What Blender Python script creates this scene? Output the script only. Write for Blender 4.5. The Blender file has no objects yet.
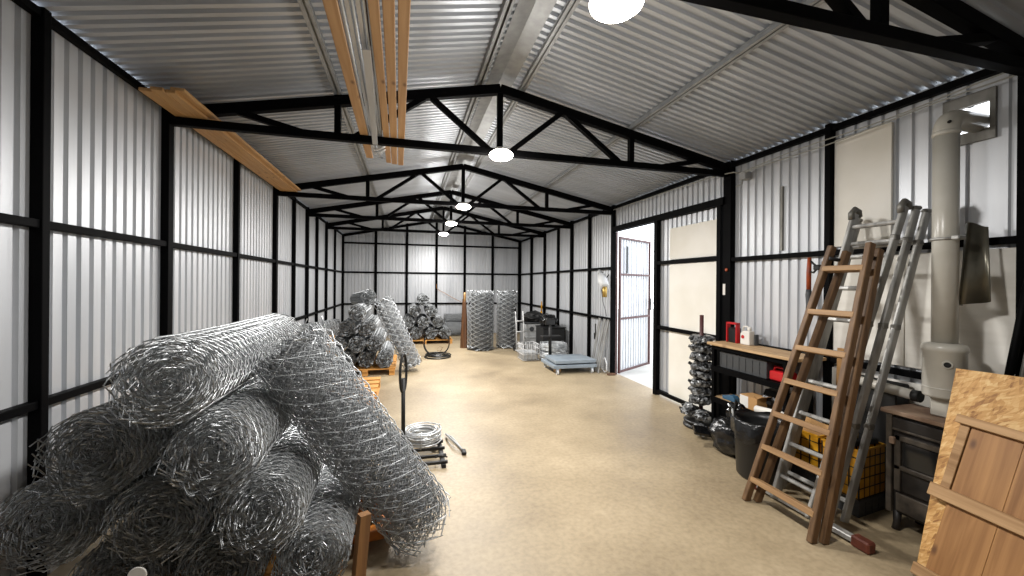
import bpy, math, random
import numpy as np
from mathutils import Vector, Matrix, Quaternion

random.seed(7)
PI = math.pi
C = bpy.context.scene.collection

# ------------------------------------------------------------------ basics
def lin(h):
    h = h.lstrip('#')
    v = [int(h[i:i + 2], 16) / 255 for i in (0, 2, 4)]
    return tuple(c / 12.92 if c <= .04045 else ((c + .055) / 1.055) ** 2.4 for c in v) + (1,)

def nt(name):
    m = bpy.data.materials.new(name); m.use_nodes = True
    t = m.node_tree; t.nodes.clear()
    o = t.nodes.new('ShaderNodeOutputMaterial'); b = t.nodes.new('ShaderNodeBsdfPrincipled')
    t.links.new(b.outputs[0], o.inputs[0])
    return m, t, b

def mat(name, col, rough=.5, metal=0., col2=None, scale=(8, 8, 8), bump=0., detail=4, lo=.35, hi=.65, spec=None):
    m, t, b = nt(name)
    b.inputs['Roughness'].default_value = rough; b.inputs['Metallic'].default_value = metal
    if spec is not None: b.inputs['Specular IOR Level'].default_value = spec
    b.inputs['Base Color'].default_value = lin(col)
    if col2 or bump:
        tc = t.nodes.new('ShaderNodeTexCoord'); mp = t.nodes.new('ShaderNodeMapping')
        mp.inputs['Scale'].default_value = scale
        n = t.nodes.new('ShaderNodeTexNoise'); n.inputs['Scale'].default_value = 1; n.inputs['Detail'].default_value = detail
        t.links.new(tc.outputs['Object'], mp.inputs[0]); t.links.new(mp.outputs[0], n.inputs[0])
        if col2:
            r = t.nodes.new('ShaderNodeValToRGB')
            r.color_ramp.elements[0].position = lo; r.color_ramp.elements[1].position = hi
            r.color_ramp.elements[0].color = lin(col); r.color_ramp.elements[1].color = lin(col2)
            t.links.new(n.outputs['Fac'], r.inputs[0]); t.links.new(r.outputs[0], b.inputs['Base Color'])
        if bump:
            bp = t.nodes.new('ShaderNodeBump'); bp.inputs['Strength'].default_value = bump; bp.inputs['Distance'].default_value = .01
            t.links.new(n.outputs['Fac'], bp.inputs['Height']); t.links.new(bp.outputs[0], b.inputs['Normal'])
    return m

def emis(name, col, s):
    m = bpy.data.materials.new(name); m.use_nodes = True; t = m.node_tree; t.nodes.clear()
    o = t.nodes.new('ShaderNodeOutputMaterial'); e = t.nodes.new('ShaderNodeEmission')
    e.inputs[0].default_value = lin(col); e.inputs[1].default_value = s
    t.links.new(e.outputs[0], o.inputs[0]); return m

def wood(name, c1, c2, axis=2, rough=.55, knots=True):
    """planed timber: grain stretched along one local axis, a few darker knots"""
    m, t, b = nt(name); b.inputs['Roughness'].default_value = rough
    tc = t.nodes.new('ShaderNodeTexCoord'); mp = t.nodes.new('ShaderNodeMapping')
    sc = [34, 34, 34]; sc[axis] = 1.6
    mp.inputs['Scale'].default_value = sc
    n = t.nodes.new('ShaderNodeTexNoise'); n.inputs['Scale'].default_value = 1; n.inputs['Detail'].default_value = 5; n.inputs['Distortion'].default_value = .6
    r = t.nodes.new('ShaderNodeValToRGB'); r.color_ramp.elements[0].position = .3; r.color_ramp.elements[1].position = .72
    r.color_ramp.elements[0].color = lin(c2); r.color_ramp.elements[1].color = lin(c1)
    t.links.new(tc.outputs['Object'], mp.inputs[0]); t.links.new(mp.outputs[0], n.inputs[0]); t.links.new(n.outputs['Fac'], r.inputs[0])
    out = r.outputs[0]
    if knots:
        mp2 = t.nodes.new('ShaderNodeMapping'); s2 = [11, 11, 11]; s2[axis] = 5; mp2.inputs['Scale'].default_value = s2
        v = t.nodes.new('ShaderNodeTexVoronoi'); v.inputs['Scale'].default_value = 1
        t.links.new(tc.outputs['Object'], mp2.inputs[0]); t.links.new(mp2.outputs[0], v.inputs['Vector'])
        k = t.nodes.new('ShaderNodeValToRGB'); k.color_ramp.elements[0].position = .05; k.color_ramp.elements[1].position = .17
        k.color_ramp.elements[0].color = (.28, .2, .15, 1); k.color_ramp.elements[1].color = (1, 1, 1, 1)
        t.links.new(v.outputs['Distance'], k.inputs[0])
        mx = t.nodes.new('ShaderNodeMix'); mx.data_type = 'RGBA'; mx.blend_type = 'MULTIPLY'; mx.inputs[0].default_value = .8
        t.links.new(out, mx.inputs[6]); t.links.new(k.outputs[0], mx.inputs[7]); out = mx.outputs[2]
    t.links.new(out, b.inputs['Base Color'])
    return m

# ------------------------------------------------------------------ mesh builder
class MB:
    def __init__(s): s.v = []; s.f = []; s.sm = []
    def add(s, v, f, smooth=False):
        b = len(s.v); s.v += [tuple(p) for p in v]; s.f += [tuple(i + b for i in q) for q in f]; s.sm += [smooth] * len(f); return s
    def box(s, lo, hi, M=None, bev=0.):
        (x0, y0, z0), (x1, y1, z1) = lo, hi
        if bev <= 0:
            v = [(x0, y0, z0), (x1, y0, z0), (x1, y1, z0), (x0, y1, z0), (x0, y0, z1), (x1, y0, z1), (x1, y1, z1), (x0, y1, z1)]
            f = [(0, 3, 2, 1), (4, 5, 6, 7), (0, 1, 5, 4), (1, 2, 6, 5), (2, 3, 7, 6), (3, 0, 4, 7)]
        else:
            b = min(bev, (x1 - x0) * .45, (y1 - y0) * .45, (z1 - z0) * .45)
            v = []; idx = {}
            for ix, x, sx in ((0, x0, 1), (1, x1, -1)):
                for iy, y, sy in ((0, y0, 1), (1, y1, -1)):
                    for iz, z, sz in ((0, z0, 1), (1, z1, -1)):
                        idx[ix, iy, iz] = len(v)
                        v += [(x, y + sy * b, z + sz * b), (x + sx * b, y, z + sz * b), (x + sx * b, y + sy * b, z)]
            I = lambda a, c, d, k: idx[a, c, d] + k
            f = []
            for a in (0, 1):
                q = [I(a, 0, 0, 0), I(a, 1, 0, 0), I(a, 1, 1, 0), I(a, 0, 1, 0)]; f.append(q if a else q[::-1])
                q = [I(0, a, 0, 1), I(0, a, 1, 1), I(1, a, 1, 1), I(1, a, 0, 1)]; f.append(q if a else q[::-1])
                q = [I(0, 0, a, 2), I(1, 0, a, 2), I(1, 1, a, 2), I(0, 1, a, 2)]; f.append(q if a else q[::-1])
            for a in (0, 1):
                for c in (0, 1):
                    f.append([I(0, a, c, 1), I(1, a, c, 1), I(1, a, c, 2), I(0, a, c, 2)])
                    f.append([I(a, 0, c, 0), I(a, 1, c, 0), I(a, 1, c, 2), I(a, 0, c, 2)])
                    f.append([I(a, c, 0, 0), I(a, c, 1, 0), I(a, c, 1, 1), I(a, c, 0, 1)])
            for k in idx.values(): f.append([k, k + 1, k + 2])
        if M is not None: v = [tuple(M @ Vector(p)) for p in v]
        return s.add(v, f)
    def beam(s, p, q, w, h, up=(0, 0, 1), bev=0.):
        """bar of width w (sideways) and height h (towards up) from p to q"""
        p, q = Vector(p), Vector(q); d = (q - p); L = d.length; d.normalize()
        u = Vector(up); sd = d.cross(u)
        if sd.length < 1e-4: sd = d.cross(Vector((1, 0, 0)))
        sd.normalize(); u = sd.cross(d).normalized()
        M = Matrix((sd, d, u)).transposed().to_4x4(); M.translation = p
        return s.box((-w / 2, 0, -h / 2), (w / 2, L, h / 2), M, bev)
    def tube(s, pts, r, n=8, caps=True, closed=False):
        pts = [Vector(p) for p in pts]; m = len(pts); v = []; f = []
        rr = r if isinstance(r, (list, tuple)) else [r] * m
        prev = None
        for i, p in enumerate(pts):
            a = pts[(i - 1) % m] if (closed or i > 0) else p; b = pts[(i + 1) % m] if (closed or i < m - 1) else p
            d = (b - a).normalized()
            if prev is None:
                x = d.cross(Vector((0, 0, 1)));  x = x if x.length > 1e-3 else d.cross(Vector((1, 0, 0)))
            else: x = prev - d * prev.dot(d)
            x.normalize(); prev = x; y = d.cross(x)
            for k in range(n):
                t = 2 * PI * k / n; v.append(p + (x * math.cos(t) + y * math.sin(t)) * rr[i])
        for i in range(m if closed else m - 1):
            j = (i + 1) % m
            for k in range(n): f.append((i * n + k, i * n + (k + 1) % n, j * n + (k + 1) % n, j * n + k))
        s.add(v, f, True)
        if caps and not closed:
            b = len(s.v) - m * n
            s.f.append(tuple(b + k for k in range(n))[::-1]); s.f.append(tuple(b + (m - 1) * n + k for k in range(n))); s.sm += [False, False]
        return s
    def cyl(s, p, q, r, n=24, r2=None): return s.tube([p, q], [r, r if r2 is None else r2], n)
    def lathe(s, prof, n=32, M=None, smooth=True):
        v = []; f = []; m = len(prof)
        for r, z in prof:
            for k in range(n): t = 2 * PI * k / n; v.append((r * math.cos(t), r * math.sin(t), z))
        for i in range(m - 1):
            for k in range(n): f.append((i * n + k, i * n + (k + 1) % n, (i + 1) * n + (k + 1) % n, (i + 1) * n + k))
        f.append(tuple(range(n))[::-1]); f.append(tuple((m - 1) * n + k for k in range(n)))
        if M is not None: v = [tuple(M @ Vector(p)) for p in v]
        b = len(s.f); s.add(v, f, smooth); s.sm[-1] = s.sm[-2] = False
        return s
    def ring(s, c, R, r, nrm=(0, 0, 1), n=40, m=8, a0=0, a1=2 * PI, ell=1.0):
        c = Vector(c); z = Vector(nrm).normalized(); x = z.cross(Vector((.3, .9, .2))).normalized(); y = z.cross(x)
        full = abs(a1 - a0 - 2 * PI) < 1e-6
        pts = [c + x * math.cos(a0 + (a1 - a0) * k / (n if full else n - 1)) * R + y * math.sin(a0 + (a1 - a0) * k / (n if full else n - 1)) * R * ell for k in range(n)]
        return s.tube(pts, r, m, closed=full)
    def prism(s, poly, z0, z1, M=None):
        n = len(poly); v = [(x, y, z0) for x, y in poly] + [(x, y, z1) for x, y in poly]
        f = [tuple(range(n))[::-1], tuple(range(n, 2 * n))] + [(i, (i + 1) % n, n + (i + 1) % n, n + i) for i in range(n)]
        if M is not None: v = [tuple(M @ Vector(p)) for p in v]
        return s.add(v, f)
    def mesh(s, name, m):
        me = bpy.data.meshes.new(name); me.from_pydata(s.v, [], s.f)
        me.polygons.foreach_set('use_smooth', s.sm); me.materials.append(m); me.update(); return me
    def build(s, name, m, parent=None, bevel=0., seg=2):
        me = s.mesh(name, m)
        o = bpy.data.objects.new(name, me); C.objects.link(o)
        if parent is not None: o.parent = parent
        if bevel:
            b = o.modifiers.new('bevel', 'BEVEL'); b.width = bevel; b.segments = seg; b.limit_method = 'ANGLE'
        return o

def tag(o, label, cat, group=None, kind=None):
    if label: o['label'] = label
    if cat: o['category'] = cat
    if group: o['group'] = group
    if kind: o['kind'] = kind
    return o

def thing(name, label, cat, loc=(0, 0, 0), rz=0., group=None):
    o = bpy.data.objects.new(name, None); C.objects.link(o); o.empty_display_size = .1
    o.location = loc; o.rotation_euler = (0, 0, rz)
    return tag(o, label, cat, group)

def struct(o): o['kind'] = 'structure'; return o

def copy_tree(o, parent=None):
    c = o.copy(); C.objects.link(c); c.parent = parent
    for ch in list(o.children): copy_tree(ch, c)
    return c

# ------------------------------------------------------------------ materials
M = {}
M['black'] = mat('black_steel_paint', '#030304', .6, 0, '#060607', (5, 5, 5), spec=.05)
M['galv'] = mat('galvanised_steel', '#8b8d8e', .5, .45, '#9d9fa0', (14, 14, 14))
M['profile'] = mat('zinc_profile', '#b4b8bb', .4, .4, '#c4c7c9', (12, 3, 12))
M['wire'] = mat('zinc_wire', '#c3c6c8', .38, .55)
M['wire_dark'] = mat('zinc_wire_weathered', '#a0a2a4', .42, .85)
M['alu'] = mat('aluminium', '#b0afab', .5, .5, '#8a8986', (20, 20, 5))
M['wire_far'] = mat('dull_zinc_wire', '#a3a6a8', .55, .35)  # duller, darker zinc for the far rolls and some inner windings
M['alu_dull'] = mat('dull_aluminium', '#8a8883', .5, .6, '#6b6963', (18, 18, 6))
M['plank'] = wood('planed_pine', '#c29a66', '#a37a48', 1)
M['plank_warm'] = wood('warm_pine', '#c8a072', '#aa7f50', 1)
M['ladder'] = wood('old_ladder_wood', '#735637', '#4d3620', 2, .6, False)
M['rung'] = wood('worn_rung_wood', '#a07e55', '#775837', 1, .6, False)
M['ladder_dark'] = wood('dark_ladder_wood', '#7c5130', '#4f311c', 2, .6, False)
M['pallet'] = wood('pallet_wood', '#d3a05a', '#a9712f', 0, .7)
M['stake'] = wood('rough_stake_wood', '#8a6238', '#57391d', 2, .75)
M['door_plank'] = wood('pine_door_boards', '#ad7f4c', '#7c5227', 2, .55)
M['batten'] = wood('weathered_batten_wood', '#b8946a', '#86633d', 1, .7)
M['shelf_wood'] = wood('shelf_board', '#c2a27a', '#94754e', 1, .65)
M['white'] = mat('white_board', '#e6e3db', .6, 0, '#dcd8cd', (2.5, 2.5, 2.5))
M['white_worn'] = mat('scuffed_white_board', '#dedbd3', .6, 0, '#c9c5bb', (6, 2, 9), lo=.45, hi=.75)
M['flue'] = mat('ivory_enamel', '#b9b6ad', .3, 0, '#aeaa9f', (5, 5, 5))
M['dark_plastic'] = mat('black_plastic', '#101011', .38)
M['matte_black'] = mat('matte_black', '#0b0b0b', .6)
M['bag'] = mat('black_polythene', '#0c0c0d', .22, 0, None, (26, 26, 26), bump=.6, detail=3)
M['grey_plastic'] = mat('dark_grey_plastic', '#3a3c3e', .5)
M['mid_grey'] = mat('mid_grey_plastic', '#9a9c9d', .5)
M['silver_bag'] = mat('smoky_clear_wrap', '#8f9193', .25, .3, '#232426', (22, 22, 22), bump=.8, lo=.42, hi=.58)
M['red'] = mat('red_plastic', '#b5161c', .4)
M['maroon'] = mat('maroon_paint', '#40201f', .5, 0, '#4e2a29', (8, 8, 8))
M['yellow'] = mat('yellow_plastic', '#d59a1e', .45, 0, '#b87d12', (9, 9, 9))
M['orange'] = mat('orange_paint', '#c9781b', .5, 0, '#9d5710', (10, 10, 10))
M['brown_rubber'] = mat('brown_rubber', '#6a3424', .6, 0, '#55281b', (30, 30, 30))
M['rust'] = mat('rusty_steel', '#5f4433', .7, .1, '#8a7460', (7, 7, 7), bump=.2)
M['stove'] = mat('sooty_cast_iron', '#181513', .55, .2, '#2b2622', (9, 9, 9))
M['stove_frame'] = mat('worn_steel_frame', '#564e44', .5, .3, '#332e29', (12, 12, 12))
M['glass_dark'] = mat('smoked_glass', '#16181a', .12)
M['card'] = mat('cardboard', '#b38a58', .8, 0, '#a67d4c', (6, 6, 6))
M['paper'] = mat('white_paper', '#d6d3cc', .7)
M['blue'] = mat('blue_plastic', '#2f5571', .45)
M['brass'] = mat('brass', '#a88b4a', .4, .7)
M['hose'] = mat('black_hose', '#121314', .35)
M['cable'] = mat('grey_conduit', '#96968f', .5)
M['grey_paint'] = mat('blue_grey_paint', '#77818a', .45, 0, '#858f97', (5, 5, 5))
M['wheel_white'] = mat('white_castor', '#c4c5c5', .5)
M['tin'] = mat('bent_tin', '#7d7a6e', .35, .7, '#5e5b50', (6, 6, 3), bump=.5)
M['dark_wood'] = wood('dark_turned_wood', '#6a4527', '#3e2613', 2, .5, False)
M['tape'] = mat('white_tape', '#d9dadb', .35)
M['string'] = mat('orange_twine', '#b3763a', .8)
M['orange_tool'] = mat('orange_tool_plastic', '#a4471c', .5, 0, '#7d3213', (12, 12, 12))
M['lamp_body'] = mat('white_lamp_housing', '#d8d8d6', .4)
M['lamp_glow'] = emis('lamp_glow', '#fff7ec', 24)

def sheet_mat(name, c1, c2, rough, metal, streak):
    m, t, b = nt(name); b.inputs['Metallic'].default_value = metal
    tc = t.nodes.new('ShaderNodeTexCoord'); mp = t.nodes.new('ShaderNodeMapping'); mp.inputs['Scale'].default_value = streak
    n = t.nodes.new('ShaderNodeTexNoise'); n.inputs['Scale'].default_value = 1; n.inputs['Detail'].default_value = 5
    r = t.nodes.new('ShaderNodeValToRGB'); r.color_ramp.elements[0].position = .3; r.color_ramp.elements[1].position = .7
    r.color_ramp.elements[0].color = lin(c2); r.color_ramp.elements[1].color = lin(c1)
    t.links.new(tc.outputs['Object'], mp.inputs[0]); t.links.new(mp.outputs[0], n.inputs[0]); t.links.new(n.outputs[0], r.inputs[0]); t.links.new(r.outputs[0], b.inputs['Base Color'])
    mr = t.nodes.new('ShaderNodeMapRange'); mr.inputs[3].default_value = rough - .06; mr.inputs[4].default_value = rough + .08
    t.links.new(n.outputs[0], mr.inputs[0]); t.links.new(mr.outputs[0], b.inputs['Roughness'])
    return m
M['sheet'] = sheet_mat('trapezoid_wall_sheet', '#cfd1d4', '#bcbfc3', .42, .45, (9, 9, .5))
M['roof'] = sheet_mat('trapezoid_roof_sheet', '#c6cad0', '#b2b7bd', .4, .45, (.8, 7, .8))

def floor_mat():
    m, t, b = nt('concrete_floor')
    tc = t.nodes.new('ShaderNodeTexCoord')
    n = t.nodes.new('ShaderNodeTexNoise'); n.inputs['Scale'].default_value = 1.1; n.inputs['Detail'].default_value = 9; n.inputs['Roughness'].default_value = .62
    n2 = t.nodes.new('ShaderNodeTexNoise'); n2.inputs['Scale'].default_value = 34; n2.inputs['Detail'].default_value = 6
    for q in (n, n2): t.links.new(tc.outputs['Object'], q.inputs[0])
    r = t.nodes.new('ShaderNodeValToRGB'); e = r.color_ramp.elements
    e[0].position = .28; e[0].color = lin('#7d6e57'); e[1].position = .72; e[1].color = lin('#ad9c80')
    x = e.new(.5); x.color = lin('#97876c')
    t.links.new(n.outputs['Fac'], r.inputs[0])
    r2 = t.nodes.new('ShaderNodeValToRGB'); r2.color_ramp.elements[0].position = .3; r2.color_ramp.elements[1].position = .62
    r2.color_ramp.elements[0].color = (.74, .73, .7, 1); r2.color_ramp.elements[1].color = (1, 1, 1, 1)
    t.links.new(n2.outputs['Fac'], r2.inputs[0])
    mx = t.nodes.new('ShaderNodeMix'); mx.data_type = 'RGBA'; mx.blend_type = 'MULTIPLY'; mx.inputs[0].default_value = .8
    t.links.new(r.outputs[0], mx.inputs[6]); t.links.new(r2.outputs[0], mx.inputs[7]); t.links.new(mx.outputs[2], b.inputs['Base Color'])
    mr = t.nodes.new('ShaderNodeMapRange'); mr.inputs[3].default_value = .38; mr.inputs[4].default_value = .62
    t.links.new(n.outputs['Fac'], mr.inputs[0]); t.links.new(mr.outputs[0], b.inputs['Roughness'])
    bp = t.nodes.new('ShaderNodeBump'); bp.inputs['Strength'].default_value = .12; bp.inputs['Distance'].default_value = .01
    t.links.new(n2.outputs['Fac'], bp.inputs['Height']); t.links.new(bp.outputs[0], b.inputs['Normal'])
    return m
M['floor'] = floor_mat()
M['ground'] = mat('pale_paving', '#b9b8b4', .8, 0, '#a8a7a2', (2, 2, 2))

def osb_mat():
    m, t, b = nt('oriented_strand_board'); b.inputs['Roughness'].default_value = .6
    tc = t.nodes.new('ShaderNodeTexCoord'); cols = []
    n = t.nodes.new('ShaderNodeTexNoise'); n.inputs['Scale'].default_value = 5; n.inputs['Detail'].default_value = 2
    t.links.new(tc.outputs['Object'], n.inputs[0])
    wv = t.nodes.new('ShaderNodeMix'); wv.data_type = 'RGBA'; wv.blend_type = 'ADD'; wv.inputs[0].default_value = .05
    t.links.new(tc.outputs['Object'], wv.inputs[6]); t.links.new(n.outputs['Color'], wv.inputs[7])
    for ang, sc in ((.5, (14, 22, 75)), (-.75, (14, 80, 20)), (1.25, (14, 24, 85))):
        mp = t.nodes.new('ShaderNodeMapping'); mp.vector_type = 'TEXTURE'; mp.inputs['Rotation'].default_value = (ang, 0, 0); mp.inputs['Scale'].default_value = tuple(1 / q for q in sc)
        v = t.nodes.new('ShaderNodeTexVoronoi'); v.inputs['Scale'].default_value = 1
        t.links.new(wv.outputs[2], mp.inputs[0]); t.links.new(mp.outputs[0], v.inputs['Vector'])
        s = t.nodes.new('ShaderNodeSeparateColor'); t.links.new(v.outputs['Color'], s.inputs[0]); cols.append(s)
    a = t.nodes.new('ShaderNodeMath'); a.operation = 'ADD'; t.links.new(cols[0].outputs[0], a.inputs[0]); t.links.new(cols[1].outputs[1], a.inputs[1])
    a2 = t.nodes.new('ShaderNodeMath'); a2.operation = 'ADD'; t.links.new(a.outputs[0], a2.inputs[0]); t.links.new(cols[2].outputs[2], a2.inputs[1])
    d = t.nodes.new('ShaderNodeMath'); d.operation = 'DIVIDE'; d.inputs[1].default_value = 3; t.links.new(a2.outputs[0], d.inputs[0])
    r = t.nodes.new('ShaderNodeValToRGB'); e = r.color_ramp.elements
    e[0].position = .12; e[0].color = lin('#875a2a'); e[1].position = .85; e[1].color = lin('#d6b47c')
    x = e.new(.42); x.color = lin('#b88a4c'); x = e.new(.6); x.color = lin('#c79c60')
    t.links.new(d.outputs[0], r.inputs[0]); t.links.new(r.outputs[0], b.inputs['Base Color'])
    bp = t.nodes.new('ShaderNodeBump'); bp.inputs['Strength'].default_value = .3; bp.inputs['Distance'].default_value = .003
    t.links.new(d.outputs[0], bp.inputs['Height']); t.links.new(bp.outputs[0], b.inputs['Normal'])
    return m
M['osb'] = osb_mat()

# ------------------------------------------------------------------ room numbers
XL, XR, YB, YF = -1.602, 3.073, 10.80, -1.5
WL, WR = XL - .035, XR + .035            # plane of the wall sheets
XM, ZE, SL = .7355, 2.628, .205          # ridge line, eave height, roof slope
HALF = (WR - WL) / 2
PY = {1: 9.68, 2: 8.689, 3: 7.832, 4: 7.116, 5: 6.334, 6: 5.511, 7: 4.364, 8: 3.230, 9: 2.263, 10: 1.275, 11: .3, 12: -.75}
TRUSS_Y = [1.25, 3.230, 5.511, 7.116, 8.689]
zroof = lambda x: ZE + SL * (HALF - abs(x - XM))

def corr_profile(a0, a1, pitch=.084, groove=.022, depth=.017, slope=.005):
    """trapezoid sheet section along a: list of (a, offset) with narrow grooves pressed outwards"""
    out = [(a0, 0)]; k = math.ceil((a0 + .001) / pitch)
    while True:
        c = k * pitch; k += 1
        if c - groove / 2 - slope <= a0: continue
        if c + groove / 2 + slope >= a1: break
        out += [(c - groove / 2 - slope, 0), (c - groove / 2, depth), (c + groove / 2, depth), (c + groove / 2 + slope, 0)]
    return out + [(a1, 0)]

def wall_sheet(mb, axis, at, sgn, a0, a1, z0, z1):
    """vertical ribbed sheet; axis 'y' = side wall at x=at, 'x' = end wall at y=at; sgn = outward direction"""
    pr = corr_profile(a0, a1); v = []; f = []
    for a, o in pr:
        for z in (z0, z1(a) if callable(z1) else z1):
            v.append((at + sgn * o, a, z) if axis == 'y' else (a, at + sgn * o, z))
    for i in range(len(pr) - 1): f.append((2 * i, 2 * i + 2, 2 * i + 3, 2 * i + 1))
    mb.add(v, f)

# floor and the ground outside
MB().box((WL - .1, YF, -.1), (WR + .06, YB + .05, 0)).build('floor', M['floor'])['kind'] = 'structure'
MB().box((WR + .06, -6, -.14), (16, 20, -.02)).build('ground', M['ground'])['kind'] = 'structure'

# left wall
mb = MB(); wall_sheet(mb, 'y', WL, -1, YF, YB, 0, ZE - .01); wl = struct(mb.build('wall_left', M['sheet']))
for k in range(2, 13):
    w = .062 if k % 2 == 0 else .042
    y = PY[k]
    MB().box((WL + .001, y - w / 2, 0), (XL + .014, y + w / 2, ZE - .005)).build('post', M['black'], wl, .004)
MB().box((WL + .001, 9.64, 0), (XL + .012, 9.68, ZE - .005)).build('post', M['black'], wl)
MB().box((WL + .001, YB - .06, 0), (XL + .014, YB + .01, ZE - .005)).build('post', M['black'], wl)
for z in (1.65, .836):
    MB().box((WL + .001, YF, z - .019), (XL + .005, YB, z + .019)).build('girt', M['black'], wl, .003)
MB().box((WL + .001, YF, ZE - .05), (XL + .005, YB, ZE - .014)).build('eave_beam', M['black'], wl, .003)

# right wall with the gate opening
HY0, HY1, HZ0, HZ1 = 1.425, 1.555, 2.285, 2.43     # rough hole cut for the flue
G0, G1, ZD = 3.28, 5.465, 2.205              # gate bay from the wide post to the door jamb
mb = MB()
wall_sheet(mb, 'y', WR, 1, YF, HY0, 0, ZE + .002); wall_sheet(mb, 'y', WR, 1, HY1, G0 - .03, 0, ZE + .002)
wall_sheet(mb, 'y', WR, 1, HY0, HY1, 0, HZ0); wall_sheet(mb, 'y', WR, 1, HY0, HY1, HZ1, ZE + .002)
wall_sheet(mb, 'y', WR, 1, G1, YB, 0, ZE + .002)
wall_sheet(mb, 'y', WR, 1, G0 - .03, G1, ZD, ZE + .002)
wr = struct(mb.build('wall_right', M['sheet']))
for k in list(range(2, 7)) + list(range(8, 13)):
    w = {6: .06, 8: .10}.get(k, .065 if k % 2 == 0 else .045)
    MB().box((XR - .02, PY[k] - w / 2, 0), (WR - .001, PY[k] + w / 2, ZE - .005)).build('post', M['black'], wr, .004)
MB().box((XR - .03, 9.66, 0), (WR - .001, 9.71, ZE - .005)).build('post', M['black'], wr)
MB().box((XR - .045, YB - .06, 0), (WR - .001, YB + .01, ZE - .005)).build('post', M['black'], wr)
for z in (1.65, .845):
    MB().box((XR - .012, YF, z - .02), (WR - .001, G0 - .01, z + .02)).build('girt', M['black'], wr, .003)
    MB().box((XR - .012, 5.53, z - .02), (WR - .001, YB, z + .02)).build('girt', M['black'], wr, .003)
MB().box((XR - .012, YF, ZE - .066), (WR - .001, YB, ZE - .024)).build('eave_beam', M['black'], wr, .003)
MB().box((XR - .04, G0 - .02, ZD), (WR + .02, G1, ZD + .075)).build('door_header', M['black'], wr, .003)

# end walls
gab = lambda x: zroof(x) + .022
mb = MB(); wall_sheet(mb, 'x', YB, 1, WL, WR, 0, gab); wb = struct(mb.build('wall_back', M['sheet']))
for x in (-.817, -.038, .732, 1.497, 2.278):
    MB().box((x - .032, YB - .055, 0), (x + .032, YB - .001, gab(x) - .02)).build('post', M['black'], wb, .003)
for z in (2.40, 1.65, .836):
    MB().box((WL, YB - .045, z - .022), (WR, YB - .001, z + .022)).build('girt', M['black'], wb)
for s in (-1, 1):
    e = WL if s < 0 else WR
    MB().beam((e, YB - .035, zroof(e) - .05), (XM, YB - .035, zroof(XM) - .05), .06, .06).build('rafter', M['black'], wb)
mb = MB(); wall_sheet(mb, 'x', YF, -1, WL, WR, 0, gab); struct(mb.build('wall_front', M['sheet']))

# roof: two ribbed slopes, ribs run from ridge to eave
pr = corr_profile(YF - .05, YB + .05, .066, .025, .018, .006); v = []; f = []
xs = [WL - .12, XM, WR + .12]
for a, o in pr:
    for x in xs: v.append((x, a, zroof(x) + o))
for i in range(len(pr) - 1):
    for j in range(2): f.append((3 * i + j, 3 * i + j + 1, 3 * i + 4 + j, 3 * i + 3 + j))
roof = struct(MB().add(v, f).build('ceiling', M['roof']))
# ridge flashing and the galvanised purlins
mb = MB()
for s in (-1, 1):
    mb.add([(XM, YF, zroof(XM) - .004), (XM, YB, zroof(XM) - .004), (XM + s * .11, YB, zroof(XM + .11) - .004), (XM + s * .11, YF, zroof(XM + .11) - .004)], [(0, 1, 2, 3)])
mb.build('ridge_flashing', M['galv'], roof)
for x in (-.527, .560, .925, 1.978):
    s = 1 if x < XM else -1
    mb = MB(); z = zroof(x)
    up = Vector((-SL * s, 0, 1)).normalized()
    mb.beam((x, YF, z - .006), (x, YB, z - .006), .055, .006, up)
    mb.beam((x + s * .024, YF, z - .022), (x + s * .024, YB, z - .022), .004, .034, up)
    mb.beam((x - s * .024, YF, z - .022), (x - s * .024, YB, z - .022), .004, .034, up)
    mb.beam((x - s * .014, YF, z - .038), (x - s * .014, YB, z - .038), .022, .004, up)
    mb.beam((x + s * .018, YF, z - .038), (x + s * .018, YB, z - .038), .014, .004, up)
    mb.build('purlin', M['galv'], roof)

# ------------------------------------------------------------------ roof trusses
ZC = 2.50
ztop = lambda x: zroof(x) - .085
def truss(y, label):
    t = thing('roof_truss', label, 'roof truss', (0, y, 0), 0, 'black steel roof trusses')
    for s in (-1, 1):
        e = XL - .02 if s < 0 else XR + .02
        MB().beam((e, 0, ztop(e)), (XM, 0, ztop(XM)), .06, .075).build('top_chord', M['black'], t, .004)
    MB().beam((XL - .02, 0, ZC), (XR + .02, 0, ZC), .055, .055).build('bottom_chord', M['black'], t, .004)
    MB().beam((XM, 0, ZC), (XM, 0, ztop(XM)), .045, .045, (0, 1, 0)).build('king_post', M['black'], t)
    for a, b in ((-1.197, -.733), (.125, -.419), (.165, .66), (1.29, .81), (1.335, 1.875), (2.722, 2.255)):
        MB().beam((a, 0, ztop(a) - .02), (b, 0, ZC), .04, .045, (0, 1, 0)).build('diagonal_strut', M['black'], t)
    for a in (-.527, 1.978):
        MB().beam((a, 0, ZC), (a, 0, ztop(a)), .045, .045, (0, 1, 0)).build('vertical_strut', M['black'], t)
    return t
for y, lb in zip(TRUSS_Y, (
        'black steel roof truss nearest the camera, crossing the top right corner',
        'black steel roof truss on the wide post beside the gate, under the boards',
        'black steel roof truss above the open door, third from the camera',
        'black steel roof truss fourth from the camera, above the vertical mesh rolls',
        'black steel roof truss farthest from the camera, nearest the back wall')): truss(y, lb)

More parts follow.
